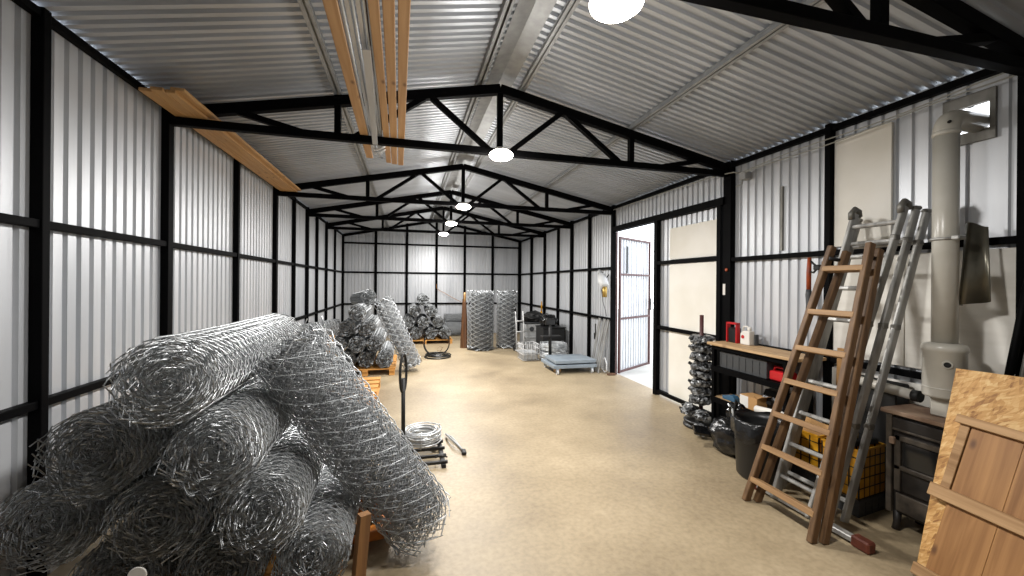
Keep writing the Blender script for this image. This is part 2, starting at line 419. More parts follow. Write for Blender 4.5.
# round LED lamps under the trusses
def lamp(y, label, dy=-.08, dz=0):
    t = thing('ceiling_lamp', label, 'lamp', (XM - .004, y + dy, 2.44 + dz), 0, 'round lamps along the ridge')
    MB().lathe([(.03, .066), (.055, .064), (.075, .05), (.08, .028), (.03, .026)], 36).build('housing', M['lamp_body'], t)
    MB().lathe([(.001, -.026), (.04, -.024), (.075, -.016), (.095, 0), (.099, .012), (.094, .024), (.07, .028), (.001, .028)], 36).build('diffuser', M['lamp_glow'], t)
    MB().box((-.02, min(-dy, 0) * 1.0, .066), (.02, max(-dy, 0), .078)).box((-.02, -.008, .05), (.02, .008, .072)).build('bracket', M['black'], t)
    for kind, e in (('AREA', LAMP_W * .8), ('POINT', LAMP_W * .2)):
        l = bpy.data.lights.new('lamp_light', kind); l.energy = e * (.62 if y < 2 else 1.0); l.color = (1, .975, .945)
        if kind == 'AREA': l.shape = 'DISK'; l.size = .18
        else: l.shadow_soft_size = .06
        o = bpy.data.objects.new('lamp_light', l); C.objects.link(o); o.parent = t; o.location = (0, 0, -.03 if kind == 'AREA' else -.10)
LAMP_W = 60
for y, lb in zip(TRUSS_Y, ('round white lamp on the nearest truss, cut by the top edge of the photo',
        'round white lamp on the truss beside the gate, under its king post',
        'round white lamp on the third truss, above the open door bay',
        'round white lamp on the fourth truss, second smallest in view',
        'round white lamp on the farthest truss, smallest in view')): lamp(y, lb, *((.05, -.018) if y == 1.25 else ()))
#PART2
# ------------------------------------------------------------------ woven wire rolls
def wire_tubes(paths, r, m, name, nside=3):
    """paths: list of (n,3) arrays -> one mesh of thin tubes"""
    V = []; Fc = []; b = 0
    for P in paths:
        n = len(P)
        d = np.empty_like(P); d[1:-1] = P[2:] - P[:-2]; d[0] = P[1] - P[0]; d[-1] = P[-1] - P[-2]
        d /= np.linalg.norm(d, axis=1)[:, None] + 1e-9
        ref = np.where(np.abs(d[:, 2:3]) < .9, np.array([[0, 0, 1.]]), np.array([[1., 0, 0]]))
        x = np.cross(d, ref); x /= np.linalg.norm(x, axis=1)[:, None] + 1e-9; y = np.cross(d, x)
        for k in range(nside):
            t = 2 * PI * k / nside
            V.append(P + (x * math.cos(t) + y * math.sin(t)) * r)
        i = np.arange(n - 1)
        for k in range(nside):
            k2 = (k + 1) % nside
            Fc.append(np.stack([b + k * n + i, b + k2 * n + i, b + k2 * n + i + 1, b + k * n + i + 1], 1))
        b += nside * n
    V = np.concatenate(V); Fc = np.concatenate(Fc)
    me = bpy.data.meshes.new(name)
    me.vertices.add(len(V)); me.vertices.foreach_set('co', V.astype(np.float32).ravel())
    me.loops.add(Fc.size); me.loops.foreach_set('vertex_index', Fc.astype(np.int32).ravel())
    me.polygons.add(len(Fc)); me.polygons.foreach_set('loop_start', np.arange(0, Fc.size, 4, dtype=np.int32))
    me.polygons.foreach_set('loop_total', np.full(len(Fc), 4, dtype=np.int32))
    me.update(calc_edges=True); me.materials.append(m)
    return me

def roll_paths(L, R, r0, turns, mesh, pitch, seed, chaos=.006, end=.02, oval=0., outer=False, flare=0.):
    """zigzag wires of a wound chain-link fabric, axis along +Z from 0 to L. outer=True gives only the last turn."""
    rng = np.random.default_rng(seed)
    dr = (R - r0) / turns
    total = PI * (R + r0) * turns
    ns = int(total / mesh)
    # arc length -> angle on r = r0 + dr*theta/2pi
    th_tab = np.linspace(0, 2 * PI * turns, 4000); r_tab = r0 + dr * th_tab / (2 * PI)
    s_tab = np.concatenate([[0], np.cumsum((r_tab[1:] + r_tab[:-1]) / 2 * np.diff(th_tab))])
    s_out = np.interp(2 * PI * (turns - 1), th_tab, s_tab)
    lump = rng.normal(0, 1, (6, 3))
    out = []
    for j in range(ns):
        s = (j + .5) * s_tab[-1] / ns
        is_out = s > s_out
        if is_out != outer: continue
        nz = int(L / pitch)
        k = np.arange(nz + 1); z = k * pitch
        side = np.where((k + j) % 2 == 0, 1., -1.)
        ss = s + side * mesh * .53
        ch = chaos * (.35 if outer else 1.)
        z = z + rng.normal(0, ch * .5, nz + 1)
        ss = ss + rng.normal(0, ch, nz + 1)
        rad_j = rng.normal(0, ch * .9) + rng.normal(0, ch * .35, nz + 1)
        # ragged twisted ends
        e0, e1 = rng.uniform(-end, end * .6), rng.uniform(-end * .6, end)
        z[0] += e0; z[-1] += e1
        th = np.interp(np.clip(ss, 0, s_tab[-1]), s_tab, th_tab) + np.maximum(ss - s_tab[-1], 0) / R
        rr = r0 + dr * th / (2 * PI) + rad_j
        zz = z / L
        rr = rr * (1 + flare * (np.exp(-zz * 7) + .6 * np.exp(-(1 - zz) * 7)))
        wob = .005 * (lump[0, 0] * np.sin(3 * zz + lump[0, 1]) + lump[1, 0] * np.sin(th * 2 + lump[1, 1]) * .6 + lump[2, 0] * np.sin(th * 3 + zz * 4 + lump[2, 1]) * .4)
        rr = np.maximum(rr + wob * np.clip(rr / R, 0, 1), .006)
        x = rr * np.cos(th) * (1 + oval); y = rr * np.sin(th) * (1 - oval)
        # slack between the knots: mid points bow slightly inwards / outwards
        P = np.stack([x, y, z], 1)
        out.append(P)
    return out

def roll_meshes(key, L, R, r0, turns, mesh, pitch, seed, wr, m, **kw):
    a = wire_tubes(roll_paths(L, R, r0, turns, mesh, pitch, seed, outer=True, **kw), wr, m, key + '_outer_turn')
    b = wire_tubes(roll_paths(L, R, r0, turns, mesh, pitch, seed, outer=False, **kw), wr, m, key + '_windings')
    return a, b

def lay(o, p, q, spin=0.):
    """put a +Z object with its origin at p, axis towards q"""
    d = (Vector(q) - Vector(p)).normalized()
    o.rotation_mode = 'QUATERNION'
    o.rotation_quaternion = d.to_track_quat('Z', 'Y') @ Quaternion((0, 0, 1), spin)
    o.location = p
    return o

def mesh_roll(meshes, p, q, spin, label, group):
    t = thing('wire_mesh_roll', label, 'wire roll', group=group)
    for n, me in zip(('outer_turn', 'windings'), meshes):
        o = bpy.data.objects.new(n, me); C.objects.link(o); o.parent = t
    return lay(t, p, q, spin)

RB = .151
big = [roll_meshes('big_%s' % 'abc'[i], 1.2 + .06 * i, RB, .02, 12.5, .032, .020, 11 + i, .0024, M['wire'], chaos=.006, end=.025, flare=.035) for i in range(3)]
PILE = [  # x, y(front), z, variant, spin, label
    (-.775, 1.52, 1.060, 0, .4, 'topmost roll of the big wire mesh pile in the left foreground'),
    (-1.045, 1.62, .800, 1, 2.1, 'wire mesh roll below and left of the topmost roll in the foreground pile'),
    (-.665, 1.58, .790, 2, 3.3, 'wire mesh roll directly under the topmost roll of the foreground pile'),
    (-1.215, 1.68, .535, 2, 5.0, 'leftmost wire mesh roll of the foreground pile, at the lower left corner'),
    (-.885, 1.66, .525, 0, 1.2, 'wire mesh roll showing its dark spiral end, just above the pale tag'),
    (-.535, 1.64, .520, 1, 4.2, 'bright wire mesh roll of the foreground pile, beside the slanting roll'),
    (-.385, 1.72, .257, 0, 2.8, 'bottom right wire mesh roll of the foreground pile, beside the wooden stake'),
    (-.712, 1.72, .257, 2, .9, 'dark bottom wire mesh roll of the foreground pile, right of the pale tag'),
    (-1.050, 1.74, .257, 1, 3.9, 'hidden bottom wire mesh roll of the foreground pile, nearest the left wall'),
]
for x, y, z, k, sp, lb in PILE:
    mesh_roll(big[k], (x, y, z), (x + random.uniform(-.03, .03), y + 1, z + random.uniform(-.015, .02)), sp, lb, 'wire mesh rolls in the foreground pile')
lean = (wire_tubes(roll_paths(1.2, .186, .03, 14, .074, .040, 31, chaos=.0022, end=.02, flare=.02, outer=True), .0034, M['wire'], 'leaning_outer_turn'),
        wire_tubes(roll_paths(1.2, .172, .03, 14, .034, .028, 32, chaos=.005, end=.015, flare=.02), .0026, M['wire_far'], 'leaning_windings'))
mesh_roll(lean, (.087, 2.148, .125), (-.515, 1.967, 1.11), .6, 'long wire mesh roll leaning diagonally over the right side of the foreground pile', None)

# pale paper tag in the pile, pallet, stake
t = MB().lathe([(.026, 0), (.028, .003), (.026, .006)], 20).build('hanging_tag', M['paper'])
tag(t, 'pale round tag hanging on the wire ends at the bottom of the foreground pile', 'tag'); lay(t, (-.885, 1.555, .40), (-.87, .8, .42))

def pallet(loc, rz, label, w=.8, l=1.2, h=.1, slats=7, group='wooden pallets'):
    """slats run along local x, bearers along local y; origin at the middle of the base"""
    t = thing('wooden_pallet', label, 'pallet', loc, rz, group)
    pw = l / slats
    for i in range(slats):
        y = -l / 2 + pw * (i + .5)
        MB().box((-w / 2, y - pw * .36, h - .016), (w / 2, y + pw * .36, h)).build('top_slat', M['pallet'], t)
    for s in (-1, 0, 1):
        MB().box((s * (w / 2 - .045) - .04, -l / 2, h - .034), (s * (w / 2 - .045) + .04, l / 2, h - .016)).build('bearer', M['pallet'], t)
        for q in (-1, 0, 1):
            MB().box((s * (w / 2 - .045) - .04, q * (l / 2 - .06) - .05, .014), (s * (w / 2 - .045) + .04, q * (l / 2 - .06) + .05, h - .034)).build('block', M['pallet'], t)
        MB().box((s * (w / 2 - .045) - .04, -l / 2, 0), (s * (w / 2 - .045) + .04, l / 2, .014)).build('bottom_board', M['pallet'], t)
    return t
pallet((-.80, 2.35, 0), 0, 'wooden pallet under the foreground pile of wire mesh rolls', w=1.0, l=1.3)
t = MB().beam((-.212, 1.655, 0), (-.178, 1.675, .44), .036, .045).build('wooden_stake', M['stake'])
tag(t, 'rough upright wooden stake at the right foot of the foreground mesh pile', 'stake')

# orange pallet truck standing behind the stake
t = thing('pallet_truck', 'orange hand pallet truck between the wooden stake and the slanting roll', 'pallet truck', (-.205, 2.22, 0))
MB().prism([(-.055, -.12), (.12, -.1), (.14, .02), (.1, .1), (-.055, .1)], .045, .10).build('chassis', M['orange'], t, .008)
MB().prism([(-.04, -.03), (.06, -.03), (.04, .08), (-.03, .08)], .10, .17).build('pump_housing', M['orange'], t, .01)
MB().cyl((-.005, -.045, .10), (-.005, -.02, .25), .022, 16).build('pump_column', M['matte_black'], t)
MB().beam((-.045, -.02, .09), (-.035, 0, .25), .02, .04).build('side_bracket', M['orange'], t)
MB().beam((.04, -.02, .09), (.02, 0, .24), .02, .04).build('side_bracket', M['orange'], t)
for s in (-1, 1): MB().cyl((s * .06 - .02, 0, .04), (s * .06 + .02, 0, .04), .04, 18).build('wheel', M['matte_black'], t)
for s in (-1, 1): MB().box((-.40, .0 + s * .04 - .03, .022), (-.045, .0 + s * .04 + .03, .05)).build('fork', M['orange'], t)

# wire decoiler: black rack with an upright post and a looped grip, coil resting on it
t = thing('wire_rack', 'low black metal rack on the floor with a tall looped grip post', 'rack', (0, 0, 0))
MB().cyl((-.04, 3.26, .01), (-.045, 3.26, .62), .016, 12).build('post', M['matte_black'], t)
MB().tube([(-.045 + .024 * math.cos(a), 3.26 + .05 * math.cos(a), .66 + .155 * math.sin(a)) for a in np.linspace(-PI / 2, 1.5 * PI, 33)[:-1]], .011, 8, closed=True).build('looped_grip', M['matte_black'], t)
for y in (2.98, 3.10, 3.24, 3.38):
    MB().beam((-.07, y, .03), (.29, y - .01, .035), .022, .02).build('crossbar', M['matte_black'], t)
for x in (-.05, .26): MB().beam((x, 2.94, .012), (x, 3.46, .012), .03, .024).build('runner', M['matte_black'], t)
for x, y in ((.2, 3.04), (.06, 2.95)): MB().tube([(x, y, .045), (x + .05, y - .04, .07), (x + .09, y - .02, .05)], .006, 6).build('hook', M['matte_black'], t)

def coil(label, c, R, thick, h, wr, n, m, group=None, name='wire_coil', nrm=(0, 0, 1), seed=1):
    rg = random.Random(seed); t = thing(name, label, 'wire coil', c, 0, group)
    mb = MB(); pts = []
    for i in range(n * 26):
        a = 2 * PI * i / 26; k = i / 26
        rr = R - thick * (.5 + .5 * math.sin(k * 2.4 + rg.uniform(-.05, .05))) ; z = wr + (h - 2 * wr) * (k / n) + rg.uniform(-.001, .001)
        pts.append((rr * math.cos(a), rr * math.sin(a), z))
    mb.tube(pts, wr, 6); mb.build('windings', m, t)
    for a in (.4, 2.5, 4.6):
        b = MB(); ca, sa = math.cos(a), math.sin(a)
        b.tube([((R + wr) * ca, (R + wr) * sa, 0), ((R + wr) * ca, (R + wr) * sa, h), ((R - thick - wr) * ca, (R - thick - wr) * sa, h), ((R - thick - wr) * ca, (R - thick - wr) * sa, 0)], .003, 6, closed=True)
        b.build('tie', m, t)
    return t
coil('bright silver coil of wire lying on the low black rack', (.115, 3.36, .048), .155, .045, .12, .0055, 16, M['wire'])
coil('small silver wire coil half hidden behind the slanting roll, left of the black post', (-.175, 3.42, .002), .10, .03, .09, .005, 12, M['wire'], seed=3)
t = thing('wire_strap', 'loose doubled loop of grey strap lying on the floor right of the wire coil', 'strap')
MB().tube([(.33, 3.55, .02), (.37, 3.46, .03), (.40, 3.36, .02), (.43, 3.22, .012), (.44, 3.17, .012), (.42, 3.2, .03), (.37, 3.32, .05), (.34, 3.44, .045), (.325, 3.54, .03)], .008, 8, closed=True).build('loop', M['mid_grey'], t)
MB().box((.42, 3.12, .003), (.455, 3.19, .03), None, .006).build('buckle', M['matte_black'], t)

# ------------------------------------------------------------------ far rolls
far = [roll_meshes('far_%s' % 'ab'[i], 1.2, .124, .015, 9, .05, .04, 51 + i, .006, M['wire_far'], chaos=.004, end=.015, flare=.02) for i in range(2)]
YM = 6.15
px_mid = [  # x, z, label
    (-.345, .235, 'bottom row, rightmost roll of the middle mesh stack'),
    (-.605, .237, 'bottom row, second from the right in the middle mesh stack'),
    (-.865, .237, 'bottom row, third from the right in the middle stack'),
    (-.475, .472, 'second row, rightmost roll of the middle mesh stack'),
    (-.735, .475, 'second row, middle dark roll of the middle mesh stack'),
    (-.995, .475, 'second row, leftmost roll of the middle mesh stack'),
    (-.590, .705, 'third row, right roll of the middle mesh stack'),
    (-.865, .710, 'third row, left roll of the middle mesh stack'),
    (-.725, .940, 'fourth row, just left of the slanting roll of the middle stack'),
]
for i, (x, z, lb) in enumerate(px_mid):
    mesh_roll(far[i % 2], (x, YM + random.uniform(-.03, .03), z), (x + random.uniform(-.02, .02), YM + 1, z), i * 1.3, 'grey wire mesh roll, ' + lb, 'wire mesh rolls in the middle stack')
mesh_roll(far[0], (-.61, 6.75, 1.16), (-.85, 7.6, 1.10), .4, 'topmost grey mesh roll of the middle stack, behind its slanting one', 'wire mesh rolls in the middle stack')
mesh_roll(far[1], (-1.02, 6.28, .735), (-1.50, 5.62, .70), .4, 'grey mesh roll lying sideways at the left of the middle stack', 'wire mesh rolls in the middle stack').scale = (1, 1, .62)
flean = (wire_tubes(roll_paths(1.2, .165, .03, 5, .075, .05, 71, chaos=.003, end=.015, outer=True), .0075, M['wire'], 'far_leaning_outer_turn'),
         wire_tubes(roll_paths(1.2, .150, .03, 9, .05, .045, 72, chaos=.004, end=.015), .005, M['wire_far'], 'far_leaning_windings'))
mesh_roll(flean, (.085, 6.38, .075), (-.385, 6.42, 1.10), 0, 'long mesh roll leaning diagonally on the right of the middle stack, foot on the floor', None)
pallet((-.62, 6.72, 0), 0, 'wooden pallet under the middle stack of mesh rolls', w=.86, l=1.2)
pallet((-.72, 4.88, .0), 0, 'empty wooden pallet lying in front of the middle stack of mesh rolls', w=.74, l=1.2, h=.14, slats=6)
t = MB().beam((-1.02, 5.62, 0), (-1.0, 5.66, .68), .09, .03, (0, 1, 0)).build('wooden_board', M['plank'])
tag(t, 'pale upright board end left of the middle mesh stack, behind the slanting foreground roll', 'board')
YK = 9.05
px_back = [
    (.335, 1.00, 'grey mesh roll at the very top of the back stack by the rear wall'),
    (.150, .755, 'grey mesh roll in the second row of the back stack, left one'),
    (.500, .745, 'grey mesh roll in the second row of the back stack, right one'),
    (.010, .500, 'grey mesh roll in the third row of the back stack, leftmost'),
    (.335, .495, 'grey mesh roll in the third row of the back stack, middle'),
    (.665, .500, 'grey mesh roll in the third row of the back stack, rightmost'),
    (.170, .245, 'grey mesh roll in the bottom row of the back stack, left, behind the leaning roll'),
    (.500, .245, 'grey mesh roll in the bottom row of the back stack, behind the standing hose ring'),
    (.820, .245, 'grey mesh roll in the bottom row of the back stack, rightmost'),
    (-.150, .245, 'grey mesh roll in the bottom row of the back stack, leftmost'),
]
for i, (x, z, lb) in enumerate(px_back):
    o = mesh_roll(far[i % 2], (x, YK + random.uniform(-.03, .03), z), (x, YK + 1, z), i * 1.7, lb, 'wire mesh rolls in the back stack'); o.scale = (1.06, 1.06, .9)
pallet((.36, 9.6, 0), 0, 'wooden pallet under the back stack of mesh rolls', w=1.25, l=1.1, h=.09)
o = mesh_roll(far[0], (.92, 10.35, .2), (1.75, 10.45, .2), .3, 'mesh roll lying crosswise on the floor at the rear wall, under another', None); o.scale = (1.35, 1.35, .5)
o = mesh_roll(far[1], (.92, 10.55, .46), (1.7, 10.6, .46), .3, 'upper mesh roll lying crosswise at the rear wall', None); o.scale = (1, 1, .5)
vr = (wire_tubes(roll_paths(1.24, .25, .05, 5, .098, .047, 91, chaos=.001, end=.008, outer=True), .0115, M['wire'], 'standing_outer_turn'),
      wire_tubes(roll_paths(1.24, .228, .05, 9, .075, .045, 92, chaos=.003, end=.01), .008, M['wire_far'], 'standing_windings'))
mesh_roll(vr, (1.47, 8.12, 0.012), (1.47, 8.12, 1), .2, 'thick mesh roll standing upright beside the tapered brown post', 'mesh rolls standing upright').scale = (1.14, 1.14, 1)
mesh_roll(vr, (2.08, 8.30, 0.012), (2.08, 8.30, 1), 2.2, 'thick mesh roll standing upright, the right one, beside the trolley and boxes', 'mesh rolls standing upright')

# hose rings, tapered posts, twine
t = thing('hose_ring', 'black hose ring standing on edge in front of the back mesh stack', 'hose', (.515, 7.5, 0))
MB().ring((0, 0, .255), .24, .012, (.1, -1, .05)).ring((.005, .02, .255), .235, .012, (.06, -1, .12)).build('coil', M['hose'], t)
MB().ring((-.235, .01, .26), .02, .004, (0, 0, 1), 16, 6).ring((.03, .01, .49), .02, .004, (1, 0, 0), 16, 6).build('tie', M['matte_black'], t)
t = thing('hose_ring', 'black hose ring lying flat on the floor beneath the standing one', 'hose', (.53, 7.44, 0))
MB().ring((0, 0, .014), .235, .013).ring((.02, .03, .036), .225, .012).ring((-.01, .02, .052), .21, .01).build('coil', M['hose'], t)
t = thing('wooden_post', 'tapered dark brown wooden post standing left of the upright mesh rolls', 'post', (1.165, 8.42, 0))
MB().lathe([(.095, 0), (.09, .05), (.07, .3), (.05, .7), (.035, .98), (.03, 1.0)], 10, None, False).build('shaft', M['dark_wood'], t)
MB().lathe([(.026, .98), (.024, 1.16), (.018, 1.19)], 10).build('pale_tip', M['plank'], t)['label'] = 'pale bare wood tip'
t = MB().beam((1.11, 8.55, .0), (1.15, 8.52, 1.05), .03, .03).build('wooden_stick', M['dark_wood']); tag(t, 'thin dark stick standing against the tapered brown post', 'stick')
t = MB().tube([(.73, YB - .06, 1.36), (.74, YB - .062, 1.25), (.80, YB - .07, 1.2), (.95, YB - .1, 1.12), (1.15, YB - .15, 1.0), (1.39, YB - .2, .88)], .006, 6).build('twine', M['string'])
tag(t, 'orange twine sagging from a rear wall post above the lying roll', 'twine')
t = MB().tube([(.62, 7.95, .02), (.66, 7.92, .1), (.60, 7.9, .13), (.54, 7.85, .06), (.70, 7.84, .03), (.78, 7.9, .01)], .004, 6).build('wire_offcut', M['rust'])
tag(t, 'thin brown wire offcut curling on the floor inside the hose ring', 'wire')

# ------------------------------------------------------------------ boards and profiles on the trusses
def board(p, q, w, th, label, group, m='plank', name='pine_board'):
    p, q = Vector(p), Vector(q); L = (q - p).length
    o = MB().box((-w / 2, 0, -th / 2), (w / 2, L, th / 2), None, .003).build(name, M[m])
    d = (q - p).normalized(); o.rotation_mode = 'QUATERNION'; sd = d.cross(Vector((0, 0, 1))).normalized(); u = sd.cross(d)
    o.matrix_world = Matrix.Translation(p) @ Matrix((sd, d, u)).transposed().to_4x4()
    return tag(o, label, 'board', group)
gl = 'pine boards on the trusses along the left wall'
zb = ZC + .0275 + .011
for i, (dx, y0, y1, dz, w_) in enumerate(((-1.505, 2.86, 5.62, 0, .07), (-1.435, 2.83, 5.60, .0, .066), (-1.375, 2.85, 5.58, .0, .05), (-1.345, 2.86, 5.57, .022, .075))):
    board((dx, y0, zb + dz), (dx, y1, zb + dz), w_, .021, ('pine board against the eave, outermost of those along the left wall', 'pine board second from the left wall on the trusses', 'narrow pine board third from the left wall on the trusses', 'pine board on top, innermost of those along the left wall')[i], gl)
gm = 'pine boards on the trusses overhead'
board((-.285, .6, zb), (-.335, 3.83, zb), .058, .024, 'long pine board overhead, left of the grey metal profiles', gm, 'plank_warm')
board((-.113, .55, zb), (-.176, 3.93, zb), .045, .024, 'long pine board overhead, immediately right of the metal profiles', gm, 'plank_warm')
board((-.052, .55, zb), (-.125, 3.96, zb), .05, .024, 'long pine board overhead, second from the right edge of the bundle', gm, 'plank_warm')
board((.012, .55, zb), (-.069, 3.98, zb), .05, .024, 'long pine board overhead, rightmost of the bundle', gm, 'plank_warm')
board((-.145, .55, zb + .03), (-.18, 3.2, zb + .03), .03, .02, 'dark brown batten lying above the boards beside the metal profiles', None, 'ladder_dark', 'wooden_batten')
gp = 'grey metal profiles overhead'
def profile(p, q, w, h, label, kind, name='metal_profile'):
    mb = MB(); p, q = Vector(p), Vector(q); d = (q - p).normalized(); sd = d.cross(Vector((0, 0, 1))).normalized(); u = sd.cross(d)
    if kind == 'tube': mb.cyl(p, q, w / 2, 12)
    else:
        mb.beam(p - u * h / 2, q - u * h / 2, w, .003); mb.beam(p - sd * w / 2, q - sd * w / 2, .003, h); mb.beam(p + sd * w / 2, q + sd * w / 2, .003, h)
    tag(mb.build(name, M['profile']), label, 'metal profile', gp)
for i, (xa, xb, ye, kd, lb) in enumerate((
        (-.262, -.295, 3.62, 'tube', 'grey round tube overhead, leftmost of the metal profiles'),
        (-.240, -.278, 3.74, 'c', 'grey channel overhead, second from the left of the metal profiles'),
        (-.216, -.261, 3.66, 'tube', 'grey round tube overhead, third from the left of the metal profiles'),
        (-.192, -.244, 3.78, 'c', 'grey channel overhead, third from the right of the metal profiles'),
        (-.168, -.227, 3.70, 'tube', 'grey round tube overhead, second from the right of the metal profiles'),
        (-.146, -.210, 3.60, 'tube', 'grey round tube overhead, rightmost of the metal profiles, nearest the boards'))):
    profile((xa + .020, .7, zb + .004 * (i % 2)), (xb, ye, zb + .004 * (i % 2)), (.015 if kd == 'tube' else .0155), .014, lb, kd)
profile((-.186, 1.98, ZC - .01), (-.243, 3.22, ZC - .036), .034, .022, 'wide short grey channel hanging lowest under the profile bundle', 'c', 'hanging_profile')
t = thing('hanging_tape', 'white tape wrapped around the far ends of the grey metal profiles', 'tape', (-.238, 3.47, zb + .005))
for y in (-.12, .02, .1):
    MB().tube([(.052 * math.cos(a), y + .03 * math.sin(2 * a), .03 * math.sin(a) - .004) for a in np.linspace(0, 2 * PI, 25)[:-1]], .010, 6, closed=True).build('wrap', M['tape'], t)
MB().tube([(.0, .1, -.03), (.02, .16, -.06), (.03, .12, -.08), (.0, .2, -.05)], .005, 6).build('loose_end', M['tape'], t)
#PART3
# ------------------------------------------------------------------ gate: fixed leaf with white boards, open leaf outside
g = struct(thing('door_1', None, None, (0, 0, 0)))
mb = MB(); wall_sheet(mb, 'y', WR - .012, 1, 3.33, 4.385, .05, ZD + .01); mb.build('leaf_sheet', M['sheet'], g)
for z0, z1, nm in ((1.70, 2.08, 'white_panel'), (.88, 1.645, 'white_panel'), (.06, .84, 'white_panel')):
    MB().box((WR - .034, 3.34, z0), (WR - .014, 4.135, z1)).build(nm, M['white'], g, .002)
for z in (1.67, .86): MB().box((XR - .03, 3.31, z - .02), (WR - .012, 4.395, z + .022)).build('leaf_rail', M['black'], g)
MB().box((XR - .03, 3.31, .03), (WR - .012, 4.395, .07)).build('leaf_rail', M['black'], g)
MB().box((XR - .035, 4.34, .0), (WR - .005, 4.405, ZD)).build('leaf_stile', M['black'], g)
MB().box((XR - .035, 3.295, .03), (WR - .005, 3.345, ZD)).build('leaf_stile', M['black'], g)
t = MB().box((XR - .023, 3.24, 1.30), (XR - .0195, 3.27, 1.41)).build('sticker', M['paper'], wr)
t = MB().lathe([(.016, 0), (.016, .01), (.01, .014)], 14).build('reflector', M['orange_tool'], wr); lay(t, (XR - .0195, 3.222, 1.55), (0, 3.222, 1.55))

d = struct(thing('door_2', None, None, (WR + .045, 5.45, 0), math.atan2(.5, .86)))   # local x runs out along the open leaf
Lw = 1.03
mb = MB(); pr = corr_profile(.03, Lw - .03); v = []; f = []
for a, o in pr: v += [(a, .02 + o, .05), (a, .02 + o, 2.12)]
for i in range(len(pr) - 1): f.append((2 * i, 2 * i + 2, 2 * i + 3, 2 * i + 1))
mb.add(v, f).build('leaf_sheet', M['sheet'], d)
MB().box((0, -.015, .02), (.035, .015, 2.14)).build('leaf_stile', M['maroon'], d); MB().box((Lw - .03, -.015, .02), (Lw, .015, 2.14)).build('leaf_stile', M['maroon'], d)
for z in (.04, .86, 1.55, 2.12): MB().box((.035, -.014, z - .015), (Lw - .03, .014, z + .015)).build('leaf_rail', M['maroon'], d)
MB().box((.22, -.017, 1.57), (.245, .0, 2.0)).build('vent_edge', M['grey_plastic'], d)
h = MB().box((Lw - .035, -.034, .96), (Lw - .005, -.02, 1.16), None, .003).build('handle_plate', M['matte_black'], d)
MB().tube([(Lw - .02, -.035, 1.08), (Lw - .02, -.07, 1.08), (Lw - .12, -.07, 1.08)], .008, 8).build('handle', M['matte_black'], h)
MB().box((XR - .03, 5.47, 0), (WR - .002, 5.51, ZD)).build('door_jamb', M['black'], wr)
MB().box((WR - .002, 5.47, 0), (WR + .03, 5.495, ZD)).build('door_rebate', M['maroon'], wr)
t = MB().box((-.06, -.03, 0), (.06, .03, .03), None, .006).build('door_stop', M['dark_wood']); t.location = (2.99, 5.40, .0); tag(t, 'small dark wooden block on the floor at the foot of the door jamb', 'block')

# ------------------------------------------------------------------ wall boards, flue, cables on the right wall
def slab(name, x0, x1, y0, y1, z0, z1, m, label, cat, bev=.002):
    o = MB().box((x0, y0, z0), (x1, y1, z1), None, bev).build(name, M[m]); return tag(o, label, cat)
slab('wall_panel', WR - .022, WR - .003, 1.875, 2.236, 1.69, 2.49, 'white', 'tall off-white board on the upper right wall beside the slim post, above the ladders', 'panel')
slab('wall_panel', WR - .022, WR - .003, 1.80, 2.236, .885, 1.61, 'white_worn', 'off-white board on the right wall behind the ladders, below the rail', 'panel')
slab('wall_panel', WR - .022, WR - .003, 1.315, 1.795, .885, 1.61, 'white_worn', 'scuffed off-white board on the right wall behind the ivory flue', 'panel')
slab('wall_panel', WR - .022, WR - .003, .7, 1.215, .885, 1.61, 'white', 'off-white board on the right wall beyond the last post at the right edge', 'panel')
slab('wall_panel', WR - .022, WR - .003, 1.385, 2.245, .05, .79, 'white_worn', 'off-white board low on the right wall behind stove and crates', 'panel')

FX, FY = 2.84, 1.474
t = thing('stove_flue', 'ivory enamel flue pipe with drum base and elbow into the right wall', 'flue', (FX, FY, 0))
MB().cyl((0, 0, 1.08), (0, 0, 2.255), .052, 36).build('pipe', M['flue'], t)
MB().tube([(0, 0, 2.24)] + [(.07 - .07 * math.cos(a), -.0 * math.sin(a), 2.25 + .07 * math.sin(a)) for a in np.linspace(.05, PI / 2, 8)] + [(.262, .0, 2.325)], .053, 32).build('elbow', M['flue'], t)
MB().lathe([(.053, 2.225), (.056, 2.23), (.056, 2.245), (.053, 2.25)], 36).build('seam_ring', M['flue'], t)
MB().cyl((-.036, -.03, 2.285), (-.046, -.038, 2.285), .008, 12).build('sight_hole', M['matte_black'], t)
drum = MB().lathe([(.05, .79), (.084, .80), (.086, .81), (.086, 1.045), (.091, 1.05), (.091, 1.07), (.085, 1.085), (.052, 1.095)], 40).build('drum', M['flue'], t)
a = math.atan2(-FY, -FX); cx_, cy_ = math.cos(a + .12), math.sin(a + .12)
MB().cyl((.078 * cx_, .078 * cy_, .985), (.091 * cx_, .091 * cy_, .985), .021, 24).build('port_rim', M['flue'], drum)
MB().cyl((.082 * cx_, .082 * cy_, .985), (.093 * cx_, .093 * cy_, .985), .014, 20).build('port', M['matte_black'], drum)
MB().lathe([(.085, .845), (.089, .85), (.085, .855)], 40).build('band', M['flue'], drum)
MB().box((-.04, -.05, .692), (.05, .04, .80), None, .006).build('foot_box', M['flue'], t)
MB().ring((0, 0, 1.66), .056, .008, (0, 0, 1), 30, 8).build('clamp', M['alu'], t)
MB().box((-.06, -.085, 1.65), (.0, -.052, 1.672), None, .004).build('clamp_lug', M['alu'], t)
t = thing('vent_pipe', 'white horizontal pipe with a black collar above the stove, beside the drum', 'pipe', (2.87, 1.53, .755))
MB().cyl((.05, .42, .01), (0, .07, 0), .030, 24).build('pipe', M['flue'], t); MB().cyl((0, .075, 0), (0, .04, 0), .034, 24).build('collar', M['matte_black'], t)
